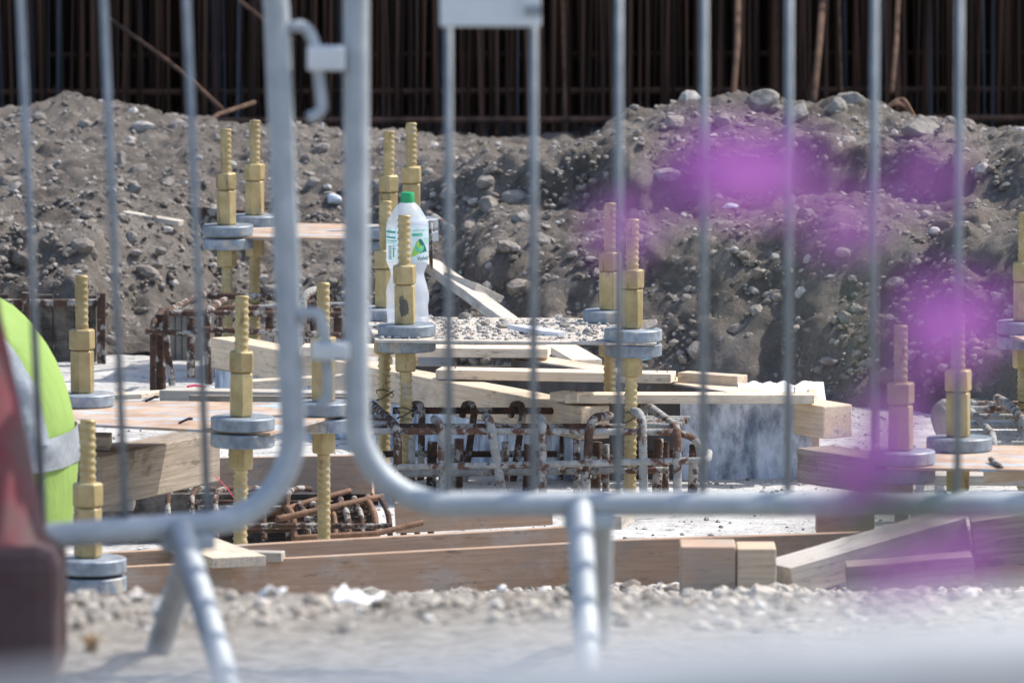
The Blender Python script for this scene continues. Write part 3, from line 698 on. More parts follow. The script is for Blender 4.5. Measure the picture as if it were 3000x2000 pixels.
# ------------------------------------------------------------------ bottle
pb = Gz(1194, 953, ZP + .004); K = 1 / 1190.0
root = empty('water_bottle', pb, 'large clear ribbed water bottle with green cap standing on the gravel covered plate', 'bottle')
Y0 = 951
prof = [(0, 946), (40, 949), (52, 950), (58, 948), (61, 942), (62, 934), (61, 920), (62.5, 905), (61, 888), (63, 872), (63, 850), (59, 832), (52, 812), (47.5, 798),
        (52, 786), (59, 770), (62, 762), (62, 755), (62, 665), (62.5, 650), (60, 643), (52, 626), (42, 608), (32, 596), (25, 589), (19, 586), (17, 580), (17, 566)]
mb = MB(); seg = 48; vs = []; fs = []
for r, yy in prof:
    for k in range(seg):
        a = 2 * math.pi * k / seg; rr_ = r * K; z = (Y0 - yy) * K
        if 820 < yy < 935: rr_ *= 1 + .035 * math.sin(3 * a + yy * .11) + .012 * math.sin(5 * a - yy * .2)
        vs.append((rr_ * math.cos(a), rr_ * math.sin(a), z))
for i in range(len(prof) - 1):
    for k in range(seg): a, b = i * seg + k, i * seg + (k + 1) % seg; fs.append((a, b, b + seg, a + seg))
mb.add(vs, fs); o = mb.build('bottle_body', 'pet', root); ss = o.modifiers.new('s', 'SUBSURF'); ss.levels = ss.render_levels = 1
mb = MB(); vs = []; seg = 48
cp_ = [(20, 587), (20.5, 585), (20.5, 562), (19, 557.5), (15, 556)]
for j, (r, yy) in enumerate(cp_):
    for k in range(seg * 2):
        a = math.pi * k / seg; q = r * K * (1 - (.03 if (k % 2 and 0 < j < 3) else 0)); vs.append((q * math.cos(a), q * math.sin(a), (Y0 - yy) * K))
m_ = seg * 2; fs = [(i * m_ + k, i * m_ + (k + 1) % m_, (i + 1) * m_ + (k + 1) % m_, (i + 1) * m_ + k) for i in range(len(cp_) - 1) for k in range(m_)]
fs.append(tuple(range((len(cp_) - 1) * m_, len(cp_) * m_))); fs.append(tuple(reversed(range(m_)))); mb.add(vs, fs); mb.build('cap', 'cap', root)
RL = 62.6 * K
def cyl(px, py, dr=0.0):                # a place on the label, from its offset in px
    a = math.asin(max(-1, min(1, px / 62.6))); rr_ = RL + dr
    return (rr_ * math.sin(a), -rr_ * math.cos(a), (Y0 - py) * K)
mb = MB(); seg = 64; zs = [661, 690, 725, 760]
mb.add([(RL * math.cos(2 * math.pi * k / seg), RL * math.sin(2 * math.pi * k / seg), (Y0 - z) * K) for z in zs for k in range(seg)],
       [(i * seg + (k + 1) % seg, i * seg + k, (i + 1) * seg + k, (i + 1) * seg + (k + 1) % seg) for i in range(3) for k in range(seg)])
lab = mb.build('label', 'label', root)
mlab = M['label']; # film lets part of the light through
N_, L_2 = mlab.node_tree.nodes, mlab.node_tree.links
tr = N_.new('ShaderNodeBsdfTransparent'); tl = N_.new('ShaderNodeBsdfTranslucent'); tl.inputs[0].default_value = (.72, .88, .88, 1)
m1 = N_.new('ShaderNodeMixShader'); m1.inputs[0].default_value = .5; m2 = N_.new('ShaderNodeMixShader'); m2.inputs[0].default_value = .45
L_2.new(N_['Principled BSDF'].outputs[0], m1.inputs[1]); L_2.new(tl.outputs[0], m1.inputs[2]); L_2.new(m1.outputs[0], m2.inputs[1]); L_2.new(tr.outputs[0], m2.inputs[2])
L_2.new(m2.outputs[0], N_['Material Output'].inputs[0])
def poly_on(pts, m, name, dr):
    bm = bmesh.new(); vv = [bm.verts.new((a, 0, b)) for a, b in pts]; bm.faces.new(vv)
    bmesh.ops.triangulate(bm, faces=bm.faces[:]); bmesh.ops.subdivide_edges(bm, edges=bm.edges[:], cuts=3, use_grid_fill=True)
    q = MB(); q.add([cyl(v.co.x, v.co.z, dr) for v in bm.verts], [tuple(v.index for v in f.verts) for f in bm.faces]) if False else None
    bm.verts.index_update(); q = MB(); q.add([cyl(v.co.x, v.co.z, dr) for v in bm.verts], [tuple(v.index for v in f.verts) for f in bm.faces]); bm.free()
    return q.build(name, m, lab, auto=False)
def hill(): return [(14, 742), (16, 728), (22, 712), (28, 699), (35, 691), (40, 690), (45, 696), (50, 706), (55, 720), (57, 729), (48, 730), (38, 733), (26, 737)]
poly_on(hill(), 'label_dark', 'mountain_print', .0004)
poly_on([(12, 744), (14, 728), (20, 714), (27, 703), (33, 694), (36, 706), (34, 716), (40, 706), (44, 718), (38, 732), (24, 739)], 'label_lime', 'mountain_print', .0007)
poly_on([(24, 710), (30, 712), (35, 719), (37, 729), (30, 729), (25, 721)], 'label_green', 'leaf_print', .0010)
poly_on([(47, 709), (48, 718), (45, 727), (38, 730), (38, 721), (42, 713)], 'label_green', 'leaf_print', .0010)
for a, b, c_, d_ in [(-61, -34, 667, 674), (-61, -34, 684, 690), (-60, -30, 695, 698), (-61, -36, 702, 704), (14, 44, 673, 682), (14, 60, 664, 666), (48, 61, 690, 692), (50, 61, 697, 699), (52, 61, 704, 706), (-20, 10, 673, 680), (-45, -34, 710, 712), (-45, -34, 718, 720)]:
    poly_on([(a, c_), (b, c_), (b, d_), (a, d_)], 'label_green', 'print_line', .0006)
for k in range(7):
    c_ = 712 + k * 6; poly_on([(-55, c_), (-46, c_), (-46, c_ + 3), (-55, c_ + 3)], 'ink', 'barcode_line', .0006)
poly_on([(-42, 716), (-38, 716), (-38, 745), (-42, 745)], 'label_green', 'print_line', .0006)
fc = bpy.data.curves.new('t', 'FONT'); fc.body = 'Volvic'; fc.size = 17; fc.resolution_u = 2; fc.offset = .35; fc.space_character = .95; fc.shear = .12
fo = bpy.data.objects.new('t', fc); C.objects.link(fo); dg = bpy.context.evaluated_depsgraph_get()
tm = bpy.data.meshes.new_from_object(fo.evaluated_get(dg)); bpy.data.objects.remove(fo)
for v in tm.vertices: v.co = cyl(27.5 + v.co.x * .84, 753 - v.co.y, .0012)
tm.name = 'lettering'; tm.materials.clear(); tm.materials.append(M['ink']); to = bpy.data.objects.new('lettering', tm); C.objects.link(to); to.parent = lab
# ------------------------------------------------------------------ formwork box
ZT = -.603
def beam_between(name, a, b, wdt, hgt, m, label=None, parent=None, side=0, **k):
    """a,b points on the top face; box hangs below"""
    a = Vector(a); b = Vector(b); X = (b - a).normalized(); Y = Vector((0, 0, 1)).cross(X).normalized()
    a = a + Y * side * wdt / 2; b = b + Y * side * wdt / 2
    return plank(name, a - Vector((0, 0, hgt)), b - Vector((0, 0, hgt)), wdt, hgt, m, label, parent=parent, tagit=parent is None, **k)
L0, L1 = Gz(618, 988, ZT), Gz(1700, 1192, ZT)
R0, R1 = Gz(1560, 1046, ZT), Gz(2455, 1187, ZT)
box = empty('formwork_box', Vector((0, 0, 0)), 'open shuttering box with blue white streaked front panel and thick timber rims', 'formwork box')
beam_between('rim_beam', L0, L1, .085, .082, 'wood', parent=box, rag=.003, bevel=.004, side=1)
beam_between('rim_beam', R0, R1, .090, .082, 'wood', parent=box, rag=.003, bevel=.004)
fr0 = Gz(1742, 1400, SLAB); fr1 = Gz(2382, 1400, SLAB); yf = Gz(2000, 1406, SLAB).y
xa, xb = wx(1735, yf), wx(1993, yf); xc = wx(2380, yf)
MB().box(xa, xb - .001, yf, yf + .018, SLAB - .01, ZT - .002).build('plywood_panel', 'ply_dark', box, smooth=False)
MB().box(xb, xc, yf - .002, yf + .018, SLAB - .01, ZT - .001).build('plywood_panel', 'ply_blue', box, smooth=False)
MB().box(xc + .0005, xc + .018, yf - .001, yf + .5, SLAB - .01, ZT - .001).build('panel_edge', 'wood', box, smooth=False)
def wallpanel(p, q, m, off=0):
    p = Vector(p); q = Vector(q); X = (q - p).normalized(); Y = Vector((0, 0, 1)).cross(X)
    p = p + Y * off; q = q + Y * off; L_ = (q - p).length; Mx = Matrix.Translation((p.x, p.y, 0)) @ Matrix((X, Y, Vector((0, 0, 1)))).transposed().to_4x4()
    return MB().box(0, L_, -.009, .009, SLAB - .01, ZT - .085, Mx).build('plywood_panel', m, box, smooth=False)
wallpanel(L0, L1, 'ply_blue', .02)
X = (R1 - R0).normalized(); Yv = Vector((0, 0, 1)).cross(X).normalized()
Mx = Matrix.Translation((R0.x, R0.y, 0)) @ Matrix((X, Yv, Vector((0, 0, 1)))).transposed().to_4x4()
MB().box(0, (R1 - R0).length - .26, -.066, -.047, SLAB - .01, ZT - .001, Mx).build('plywood_panel', 'ply_dark', box, smooth=False)
bk0 = L0 + Vector((.05, -.2, 0)); 
MB().box(wx(1180, 22.3), wx(1640, 22.3), 22.3, 22.32, SLAB - .01, ZT - .03).build('plywood_panel', 'ply_dark', box, smooth=False)
def nails_along(o, L_, n, hgt, wdt=.02):
    for k in range(n): nail_on(o, L_ * (k + .5) / n + random.uniform(-.05, .05), random.uniform(-wdt, wdt), hgt)
def cross(px0, py0, px1, py1, z, wdt, hgt, m, label, nails=(), **k):
    """plank whose upper front edge runs through the two sighted points at height z"""
    a, b = Gz(px0, py0, z), Gz(px1, py1, z)
    o = beam_between('plank', a, b, wdt, hgt, m, label, side=1, group='pale planks laid across the formwork box', **k)
    for t, yy in nails: nail_on(o, (b - a).length * t, yy, hgt)
    return o
ZK = ZT + .028
cross(880, 1016, 1605, 1022, ZK + .004, .10, .024, 'wood_pale', 'farthest of the three pale planks laid across the box, ending under the long plate', nails=[(.925, 0), (.94, .01)])
cross(1276, 1083, 1965, 1096, ZK, .085, .024, 'wood_pale', 'middle pale plank laid across the box behind the right bolts', nails=[(.07, .0), (.93, .0), (.975, -.01)])
cross(1655, 1156, 2386, 1157, ZK, .075, .022, 'wood_pale', 'nearest pale plank along the front of the box', nails=[(.02, .0), (.0451, .01), (.92, .01)])
cross(1610, 1149, 1690, 1155, ZK + .002, .06, .022, 'wood_pale', 'short splintered plank end left of the nearest pale plank')
plank('timber_block', Gz(2000, 1128, ZT - .01), Gz(2175, 1140, ZT - .01), .05, .035, 'wood', 'short square timber behind the nearest pale plank', 'timber')
beam_between('timber_block', Gz(2335, 1312, -.665), Gz(2560, 1345, -.665), .11, .085, 'wood_old', 'stained timber block right of the blue white panel', cat='timber', side=1, rag=.004, bevel=.004)
plank('timber_block', Gz(1735, 1250, -.68), Gz(1830, 1262, -.68), .06, .07, 'wood', 'end of a short timber behind the middle of the rebar cage', 'timber')
# white sheet
mb = MB(); nx = 24; ny = 6; vs = []
for j in range(ny + 1):
    for i in range(nx + 1):
        p = Gz(2170 + i * 10.6, 1160 - 2 * i * .0, -.60); vs.append((p.x, p.y + .10 + j * .03, -.625 + .010 * mnoise.noise(Vector((i * .35, j * .8, 1))) + .03 * j / ny ))
mb.add(vs, [(j * (nx + 1) + i, j * (nx + 1) + i + 1, (j + 1) * (nx + 1) + i + 1, (j + 1) * (nx + 1) + i) for j in range(ny) for i in range(nx)])
tag(mb.build('plastic_sheet', 'white_plastic', auto=False), 'crumpled white plastic sheet between the box and the earth bank', 'sheet')
# leaning planks on the bank
plank('leaning_plank', G(1240, 775, 23.9), G(1500, 965, 22.9), .085, .024, 'wood_grey', 'cement greyed plank leaning down the bank behind the bottle', twist=R(-18), rag=.003)
plank('leaning_plank', G(1335, 835, 23.55), G(1430, 868, 23.4), .10, .02, 'wood_grey', 'short cracked board lying on the leaning plank', twist=R(-25), rag=.006)
barthing('stick', [G(1255, 628, 24.6), G(1320, 672, 24.4)], .013, 'cement', 'thick grey stick behind the bottle shoulder', 'stick', amp=0)
barthing('wooden_stake', [G(1262, 645, 22.6), G(1262, 700, 22.6), G(1263, 790, 22.6)], .005, 'rust', 'thin dark stake edge at the right of the bottle label', 'stake', amp=0)
plank('leaning_plank', G(1600, 1005, 23.0), G(1720, 1075, 22.4), .08, .02, 'wood_pale', 'pale board slanting down behind the middle plank', rag=.002)
# ------------------------------------------------------------------ main cage
cg = 'rebar cages around the bolts'
def cage_bar(root, name, pts, r, m, fr=.02, amp=.09, pitch=.011):
    pts = fillet(pts, fr) if fr and len(pts) > 2 else [Vector(p) for p in pts]
    o = MB().sweep([p - root.location for p in pts], r, 9, amp, pitch).build(name, m, root, auto=False); return o
ZC = -.625; dF = Gz(1500, 1265, ZC).y; dB = Gz(1500, 1202, ZC).y
root = empty('rebar_cage', Vector((wx(1500, 20.9), 20.9, SLAB)), 'cement splashed rebar cage around the long plate bolts, in sharp focus', 'rebar cage', cg)
def X_(px, d): return wx(px, d)
cage_bar(root, 'long_bar', [(X_(1090, dF), dF + .03, ZC - .002), (X_(1300, dF), dF, ZC + .002), (X_(1985, dF), dF, ZC), (X_(2045, dF), dF + .02, ZC - .02), (X_(2060, dF), dF + .05, ZC - .10)], .0085, 'cement', .04)
cage_bar(root, 'long_bar', [(X_(1085, dF + .12), dF + .12, ZC), (X_(1900, dF + .12), dF + .12, ZC)], .008, 'rust', 0)
cage_bar(root, 'long_bar', [(X_(1150, dB), dB, ZC), (X_(1765, dB), dB, ZC - .001)], .0085, 'rust', 0)
zl = zat(1362, dF - .02)
cage_bar(root, 'long_bar', [(X_(1120, dF - .02), dF - .02, zl - .006), (X_(1500, dF - .02), dF - .02, zl), (X_(2075, dF - .02), dF - .02, zl + .012), (X_(2080, dF), dF + .08, zl + .02)], .0085, 'cement', .03)
cage_bar(root, 'long_bar', [(X_(1160, dF), dF + .05, zl - .03), (X_(1700, dF), dF + .05, zl - .022), (X_(1960, dF), dF + .05, zl - .02)], .0085, 'cement', 0)
cage_bar(root, 'long_bar', [(X_(1120, dB), dB, zl - .03), (X_(2000, dB), dB, zl - .03)], .008, 'rust', 0)
zb_ = SLAB
def hook(px, top_py, d, dirn, m, r=.0095, lean=0, dx=0):
    zt_ = zat(top_py, d)
    x = X_(px, d)
    cage_bar(root, 'stirrup', [(x - dx, d + .10 * dirn, zt_ - .004), (x, d, zt_), (x + lean, d - .005 * dirn, zb_)], r, m, .045, .10, .012)
hook(1293, 1236, dF - .012, 1, 'cement', lean=.004, dx=.02)
hook(1435, 1230, dF - .012, 1, 'cement', .011, lean=.035, dx=.01)
hook(1590, 1232, dF - .012, 1, 'cement', .0105, dx=.005)
hook(1728, 1225, dF - .012, 1, 'rust', .0105, lean=-.012, dx=-.05)
hook(1882, 1210, dF - .012, 1, 'cement', .0105, lean=.004, dx=.03)
for px, ln in ((1232, 0), (1385, -.02), (1527, -.02), (1647, 0)):
    x = X_(px, dB); zt_ = zat(1182, dB)
    cage_bar(root, 'stirrup', [(x - .026, dB + .05, zt_ - .035), (x - .020, dB + .02, zt_ - .004), (x, dB - .015, zt_), (x + .004, dB - .022, zt_ - .02), (x + ln, dB - .02, zb_)], .0088, 'rust' if px != 1527 else 'rust', .012, .10, .012)
# full hoops running back
for px, m in ((1165, 'rust'), (1985, 'cement')):
    x = X_(px, dF)
    cage_bar(root, 'stirrup', [(x, dF - .014, zb_), (x, dF - .014, ZC + .012), (x - .075, dB - .02, ZC + .022), (x - .078, dB, zb_)], .0105, m, .05, .10, .012)
for i, px in enumerate((1205, 1262, 1318, 1340, 1480, 1545, 1690, 1745, 1775, 1925, 1950, 2030)):
    d = dF + .10 + .07 * (i % 3); x = X_(px, d)
    cage_bar(root, 'upright_bar', [(x, d, zb_), (x + .004 * (i % 2), d, zat(1285 + 8 * (i % 3), d))], .012 if i % 2 else .009, 'rust' if i % 4 else 'cement', 0, .10, .012)
for j in range(5):
    y = dF + .05 + j * .045
    cage_bar(root, 'cross_bar', [(X_(1885, y), y, ZC + .012 - j * .001), (X_(1990 + j * 8, y), y - .01, ZC + .008)], .0075, 'cement', 0)
    cage_bar(root, 'cross_bar', [(X_(1075, y), y, ZC + .012), (X_(1135, y), y, ZC + .010)], .007, 'cement', 0)
def ties(root, p, z, n=2, r=.019):
    for k in range(n):
        pts = [Vector((p.x + r * math.cos(a) * 1.15, p.y + r * math.sin(a), z + .012 * math.cos(a + k * 2) + k * .006)) for a in [2 * math.pi * t / 16 for t in range(17)]]
        MB().sweep([q - root.location for q in pts], .0012, 5).build('tie_wire', 'wire', root, auto=False)
for p in (pA, pB, pC, pD): ties(root, p, ZC + .025)
# loose straps / legs in front cut from sheet steel under the cage
# ------------------------------------------------------------------ far left cage
root = empty('rebar_cage', Vector((wx(700, 23.4), 23.4, SLAB)), 'rusty rebar cage under the farthest plate, left of the barrier tube', 'rebar cage', cg)
d0 = 22.95
def IP(px, py, d): return G(px, py, d)
cage_bar(root, 'stirrup', [IP(505, 1128, d0), IP(486, 1000, d0), IP(488, 915, d0), IP(575, 868, d0 + .35), IP(600, 860, d0 + .5)], .0095, 'rust', .04)
cage_bar(root, 'stirrup', [IP(448, 1150, d0), IP(448, 945, d0), IP(480, 905, d0 + .3)], .0085, 'rust', .04)
cage_bar(root, 'stirrup', [IP(612, 1125, d0), IP(606, 990, d0), IP(607, 912, d0), IP(640, 888, d0 + .15), IP(660, 880, d0 + .3)], .0105, 'rust', .03)
cage_bar(root, 'upright_bar', [IP(470, 1150, d0 + .06), IP(470, 920, d0 + .06)], .015, 'rust', 0)
for px, t in ((560, 930), (640, 925), (790, 900), (830, 930), (900, 880), (925, 885), (990, 900), (1030, 900)):
    cage_bar(root, 'upright_bar', [IP(px, 1105, d0 + .3), IP(px, t, d0 + .3)], .012, 'rust', 0)
cage_bar(root, 'long_bar', [IP(425, 970, d0 - .02), IP(580, 978, d0 - .02)], .008, 'rust', 0)
cage_bar(root, 'long_bar', [IP(565, 963, d0 - .03), IP(1080, 985, d0 - .03)], .0085, 'rust', 0)
cage_bar(root, 'long_bar', [IP(495, 916, d0 - .01), IP(1080, 922, d0 - .01)], .0085, 'rust', 0)
cage_bar(root, 'long_bar', [IP(620, 905, d0 + .4), IP(1080, 890, d0 + .4)], .008, 'cement', 0)
cage_bar(root, 'long_bar', [IP(600, 866, d0 + .6), IP(1080, 873, d0 + .6)], .0095, 'rust', 0)
cage_bar(root, 'stirrup', [IP(885, 960, d0), IP(888, 880, d0), IP(905, 852, d0 + .05), IP(935, 850, d0 + .1)], .011, 'cement', .03)
for p in (pE, pF): ties(root, p, p.z - .22, 3, .024)
mb = MB()
for k in range(5):
    px = 505 + k * 19; p = IP(px, 1110, 24.05); mb.lathe([(.010, 0), (.010, .15)], 8, (p.x - wx(540, 24), 0, 0))
o = mb.build('pipe_bundle', 'concrete'); o.location = (wx(540, 24), 24.05, SLAB); tag(o, 'row of pale grey upright pipes inside the far left cage', 'pipe')
# ------------------------------------------------------------------ right cage (grey grid)
root = empty('rebar_cage', Vector((wx(2900, 20.3), 20.3, SLAB)), 'grey cement coated rebar grid at the right edge', 'rebar cage', cg)
for k, py in enumerate((1183, 1198, 1220, 1245, 1270, 1285, 1300)):
    d = 21.3 - k * .16
    cage_bar(root, 'long_bar', [IP(2845 - k * 4, py, d), IP(3250, py + 2, d)], .0085, 'cement', 0)
cage_bar(root, 'stirrup', [IP(2845, 1205, 21.1), IP(2875, 1235, 20.7), IP(2910, 1275, 20.2), IP(2914, 1400, 20.2)], .009, 'cement', .05)
cage_bar(root, 'stirrup', [IP(2920, 1165, 21.2), IP(2950, 1180, 20.9), IP(3010, 1240, 20.2), IP(3012, 1400, 20.2)], .010, 'cement', .05)
for px in (2780, 2850, 2930, 3040): cage_bar(root, 'upright_bar', [IP(px, 1420, 20.6), IP(px, 1300, 20.6)], .009, 'cement', 0)
ties(root, pO, ZC + .03)
lump('mortar_chunk', 2768, 1240, 20.3, .045, 'pale mortar lump against the flower hidden bolt at right', sq=(.8, .8, 1.3), group=None, cat='mortar')
# dark rusty pile at bottom centre
root = empty('rebar_cage', Vector((wx(950, 19.6), 19.6, SLAB)), 'low rusty rebar cage with hooked bars below the barrier corners', 'rebar cage', cg)
d1 = 19.75
cage_bar(root, 'long_bar', [IP(810, 1520, d1 - .25), IP(950, 1490, d1 - .2), IP(1110, 1455, d1 - .1)], .0075, 'rust_light', 0)
cage_bar(root, 'long_bar', [IP(795, 1505, d1 - .1), IP(900, 1470, d1), IP(1025, 1437, d1 + .1)], .0068, 'rust_light', 0)
cage_bar(root, 'long_bar', [IP(860, 1575, d1 - .4), IP(1100, 1562, d1 - .35), IP(1238, 1530, d1 - .3)], .0068, 'rust_light', 0)
cage_bar(root, 'long_bar', [IP(500, 1448, d1 + .2), IP(1000, 1458, d1 + .2)], .0065, 'rust', 0)
cage_bar(root, 'long_bar', [IP(560, 1540, d1 - .3), IP(1150, 1540, d1 - .3)], .0065, 'rust', 0)
cage_bar(root, 'long_bar', [IP(760, 1480, d1 + .1), IP(1080, 1490, d1 + .1)], .0065, 'rust', 0)
for k in range(11):
    px = 798 + k * 40; 
    cage_bar(root, 'stirrup', [IP(px + 40, 1478 - k * 4, d1 + .1), IP(px + 18 + 20, 1482 - k * 3, d1 - .12), IP(px + 62, 1505, d1 - .2), IP(px + 66, 1590, d1 - .25)], .0066 if k % 2 else .0075, 'rust' if k % 3 else 'rust_light', .05)
for k in range(6):
    px = 490 + k * 70; cage_bar(root, 'stirrup', [IP(px + 5, 1580, d1 - .2), IP(px, 1440, d1 - .1), IP(px + 40, 1428, d1), IP(px + 70, 1432, d1 + .05)], .0065, 'rust', .04)
for k in range(7): cage_bar(root, 'long_bar', [IP(520 + k * 30, 1452 + k * 17, d1 + .14 - k * .06), IP(1120 - k * 12, 1458 + k * 15, d1 + .14 - k * .06)], .0055, 'rust', 0)
# ------------------------------------------------------------------ timber around left plate
g2 = 'shuttering timbers near the slab edge'
beam_between('timber_beam', Gz(240, 1335, -.50), Gz(590, 1262, -.50), .10, .115, 'wood_old', 'big weathered beam with sunlit top under the blue marked plate', cat='timber', group=g2, rag=.004, bevel=.004)
plank('timber_board', G(485, 1170, 20.4), G(1060, 1180, 20.2), .07, .026, 'wood_grey', 'grey board with a nail behind the blue marked plate', group=g2)
plank('timber_board', G(690, 1140, 20.9), G(1060, 1118, 20.8), .08, .02, 'wood_pale', 'pale slanting board behind the grey board, left of the bolts', group=g2)
plank('timber_board', G(560, 1212, 20.3), G(1075, 1216, 20.1), .02, .045, 'wood_old', 'dark board standing on edge under the grey board', group=g2)
plank('timber_board', G(200, 1175, 20.6), G(480, 1160, 20.4), .16, .012, 'wood_pale', 'pale ply sheet left behind the blue marked plate', group=g2)
plank('shutter_board', G(590, 1470, 20.05), G(1095, 1462, 19.95), .022, .105, 'wood_red', 'brown shutter board behind the hooked bars', group=g2)
plank('timber_board', G(220, 1310, 19.2), G(325, 1312, 19.2), .10, .03, 'wood_grey', 'small grey timber end under the left plate', group=g2)
plank('timber_board', G(130, 1492, 19.2), G(395, 1486, 19.2), .12, .022, 'wood_grey', 'grey board end behind the left barrier rail', group=g2)
plank('timber_board', G(1160, 1560, 19.5), G(1620, 1535, 19.5), .03, .07, 'wood_red', 'grey brown board standing behind the barrier rail in the centre', group=g2)
# long front shutter board: near face at d about 18.8
a, b = Gz(330, 1662, -.60), Gz(1725, 1588, -.60)
beam_between('shutter_board', a, b, .022, .14, 'wood_red', 'long red brown shutter board in front, left half with sunlit top edge', cat='plank', group=g2, side=1)
a, b = Gz(120, 1630, -.59), Gz(1735, 1539, -.59)
beam_between('shutter_board', a, b, .022, .13, 'wood_red', 'second long shutter board just behind the front one', cat='plank', group=g2, side=1)
a, b = Gz(1700, 1586, -.58), Gz(2740, 1552, -.58)
b = Gz(3500, 1528, -.58)
beam_between('shutter_board', a, b, .026, .17, 'wood_red', 'long red brown shutter board in front, right half', cat='plank', group=g2, side=1)
a, b = Gz(555, 1578, -.575), Gz(700, 1630, -.575)
beam_between('timber_board', a, b, .12, .022, 'wood_pale', 'pale sunlit board lying across the long shutter boards at left', group=g2)
beam_between('timber_board', Gz(690, 1612, -.585), Gz(830, 1615, -.585), .04, .02, 'wood_grey', 'short grey board end on the shutter board', group=g2)
plank('timber_block', G(2390, 1560, 18.6), G(2560, 1560, 18.6), .08, .06, 'wood_red', 'brown block behind the flower stem', 'timber')
plank('timber_board', G(1790, 1552, 19.0), G(1830, 1530, 19.1), .05, .03, 'wood_grey', 'small splintered wood piece right of the barrier foot', rag=.005)
plank('timber_board', G(120, 1500, 20.2), G(640, 1480, 20.2), .02, .16, 'timber_dark', 'dark board added to stand in for shade under the blue marked plate', group=g2)  # added board, its dark colour stands in for shade below the plate
plank('timber_board', G(270, 1600, 19.9), G(1095, 1600, 19.85), .02, .125, 'timber_dark', 'dark fill board added for the darkness behind the hooked rusty bars', group=g2)  # added dark fill, hides the white slab and paints the gloom behind the hooks
# right foreground timbers
def gdrop(px, py):                       # first meeting of the sight line with the slope
    r = ray(px, py); t = 10.0
    while t < 30:
        p = Vector((0, 0, CAMZ)) + r * t
        if p.z < float(H(p.x, p.y, False)) + .002: return p
        t += .01
    return p
p0 = G(1993, 1748, 17.2); p1 = gdrop(2180, 1760); p2 = gdrop(2292, 1745)
root = empty('wooden_box', p0 + Vector((0, 0, -.005)), 'upturned brown wooden block in the gravel at the right foreground', 'wooden block')
w1 = 165 / FPX * p0.y; w2 = 118 / FPX * p0.y
MB().box(0, w1, 0, .13, 0, .108).build('block_body', 'wood_red', root, smooth=False, bevel=.004)
MB().box(w1 + .002, w1 + w2, -.004, .12, 0.004, .104).build('sunlit_face', 'wood', root, smooth=False, bevel=.003)  # lighter wood colour stands in for sun on the block's right face
plank('long_plank', G(2285, 1738, 17.40), G(2800, 1590, 17.6), .12, .062, 'wood_grey', 'wide dusty plank sloping up to the right over rubble', rag=.003)
plank('long_plank', G(2500, 1648, 17.55), G(2935, 1560, 17.7), .14, .045, 'wood_grey', 'thick weathered beam with rounded end under the wide dusty plank', 'timber', rag=.004, bevel=.01)
plank('timber_block', G(2480, 1728, 17.3), G(2850, 1700, 17.3), .10, .055, 'wood_old', 'dark board under the thick beam in the right foreground', 'timber', rag=.003)
plank('timber_block', G(2860, 1655, 17.5), G(3200, 1610, 17.5), .12, .10, 'wood_old', 'dark stump of timber at the right edge', 'timber', rag=.003)
plank('timber_board', G(2690, 1412, 18.9), G(3300, 1420, 18.9), .10, .022, 'wood_grey', 'grey board under the right plate', group=g2)
plank('timber_board', G(2920, 1410, 18.6), G(3300, 1380, 18.4), .10, .03, 'wood', 'pale board end rising at the right edge under the plate', group=g2)
for i_, (px, py, lb) in enumerate([(268, 1915, 'dry brown weed tuft between the red cone and the barrier foot')]):
    p = gdrop(px, py); mb = MB(); tr_ = random.Random(i_)
    for k in range(46):
        a_ = tr_.uniform(0, 6.28); l_ = tr_.uniform(.012, .03); q = Vector((math.cos(a_), math.sin(a_), 0)) * tr_.uniform(.1, .8)
        mb.sweep([q * .012, q * l_ * .5 + Vector((0, 0, l_ * .7)), q * l_ + Vector((0, 0, l_))], .0009, 4)
    o = mb.build('grass_tuft', 'straw', auto=False); o.location = p; tag(o, lb, 'grass tuft', 'dry tufts by the barrier')
# litter
def scrap(px, py, s, seed, m, label, cat='litter'):
    p = gdrop(px, py); mb = MB(); nn = 9; vs = []
    for j in range(nn):
        for i in range(nn):
            u, v = i / (nn - 1) - .5, j / (nn - 1) - .5
            vs.append((u * s, v * s * .6, s * .32 * (mnoise.noise(Vector((u * 2.2 + seed, v * 2.2, seed))) + .35) + .006))
    mb.add(vs, [(j * nn + i, j * nn + i + 1, (j + 1) * nn + i + 1, (j + 1) * nn + i) for j in range(nn - 1) for i in range(nn - 1)])
    o = mb.build('paper_scrap', m); so_ = o.modifiers.new('s', 'SOLIDIFY'); so_.thickness = .0015
    o.location = p; o.rotation_euler = (.5, 0, seed); return tag(o, label, cat, 'white litter in the gravel')
scrap(1035, 1770, .09, 1.3, 'white_plastic', 'crumpled white scrap in the gravel below the barrier corner')
scrap(1110, 1740, .10, 2.6, 'white_plastic', 'larger folded white scrap right beside the crumpled one')
scrap(795, 1765, .06, 4.1, 'white_plastic', 'small white scrap right of the left barrier foot')
scrap(1460, 1705, .06, 5.7, 'white_plastic', 'white scrap against the long shutter board')
mb = MB(); mb.sweep([(0, 0, 0), (.03, 0, -.03), (.05, 0, -.06)], .0012, 5); o = mb.build('string', 'pink'); o.location = G(628, 1392, 19.3); tag(o, 'thin pink string hanging before the shutter board', 'string')
mb = MB(); mb.sweep([(0, 0, 0), (.02, 0, .003), (.045, 0, -.001)], .003, 6); o = mb.build('tape_strip', 'pink'); o.location = G(547, 1132, 20.35); tag(o, 'pink tape strip on the grey board behind the plate', 'tape')
barthing('blue_tube', [G(1870, 1054, 21.9), G(1908, 1046, 21.9)], .004, 'blue', 'short blue tube right of the front right bolt', 'tube', amp=0)
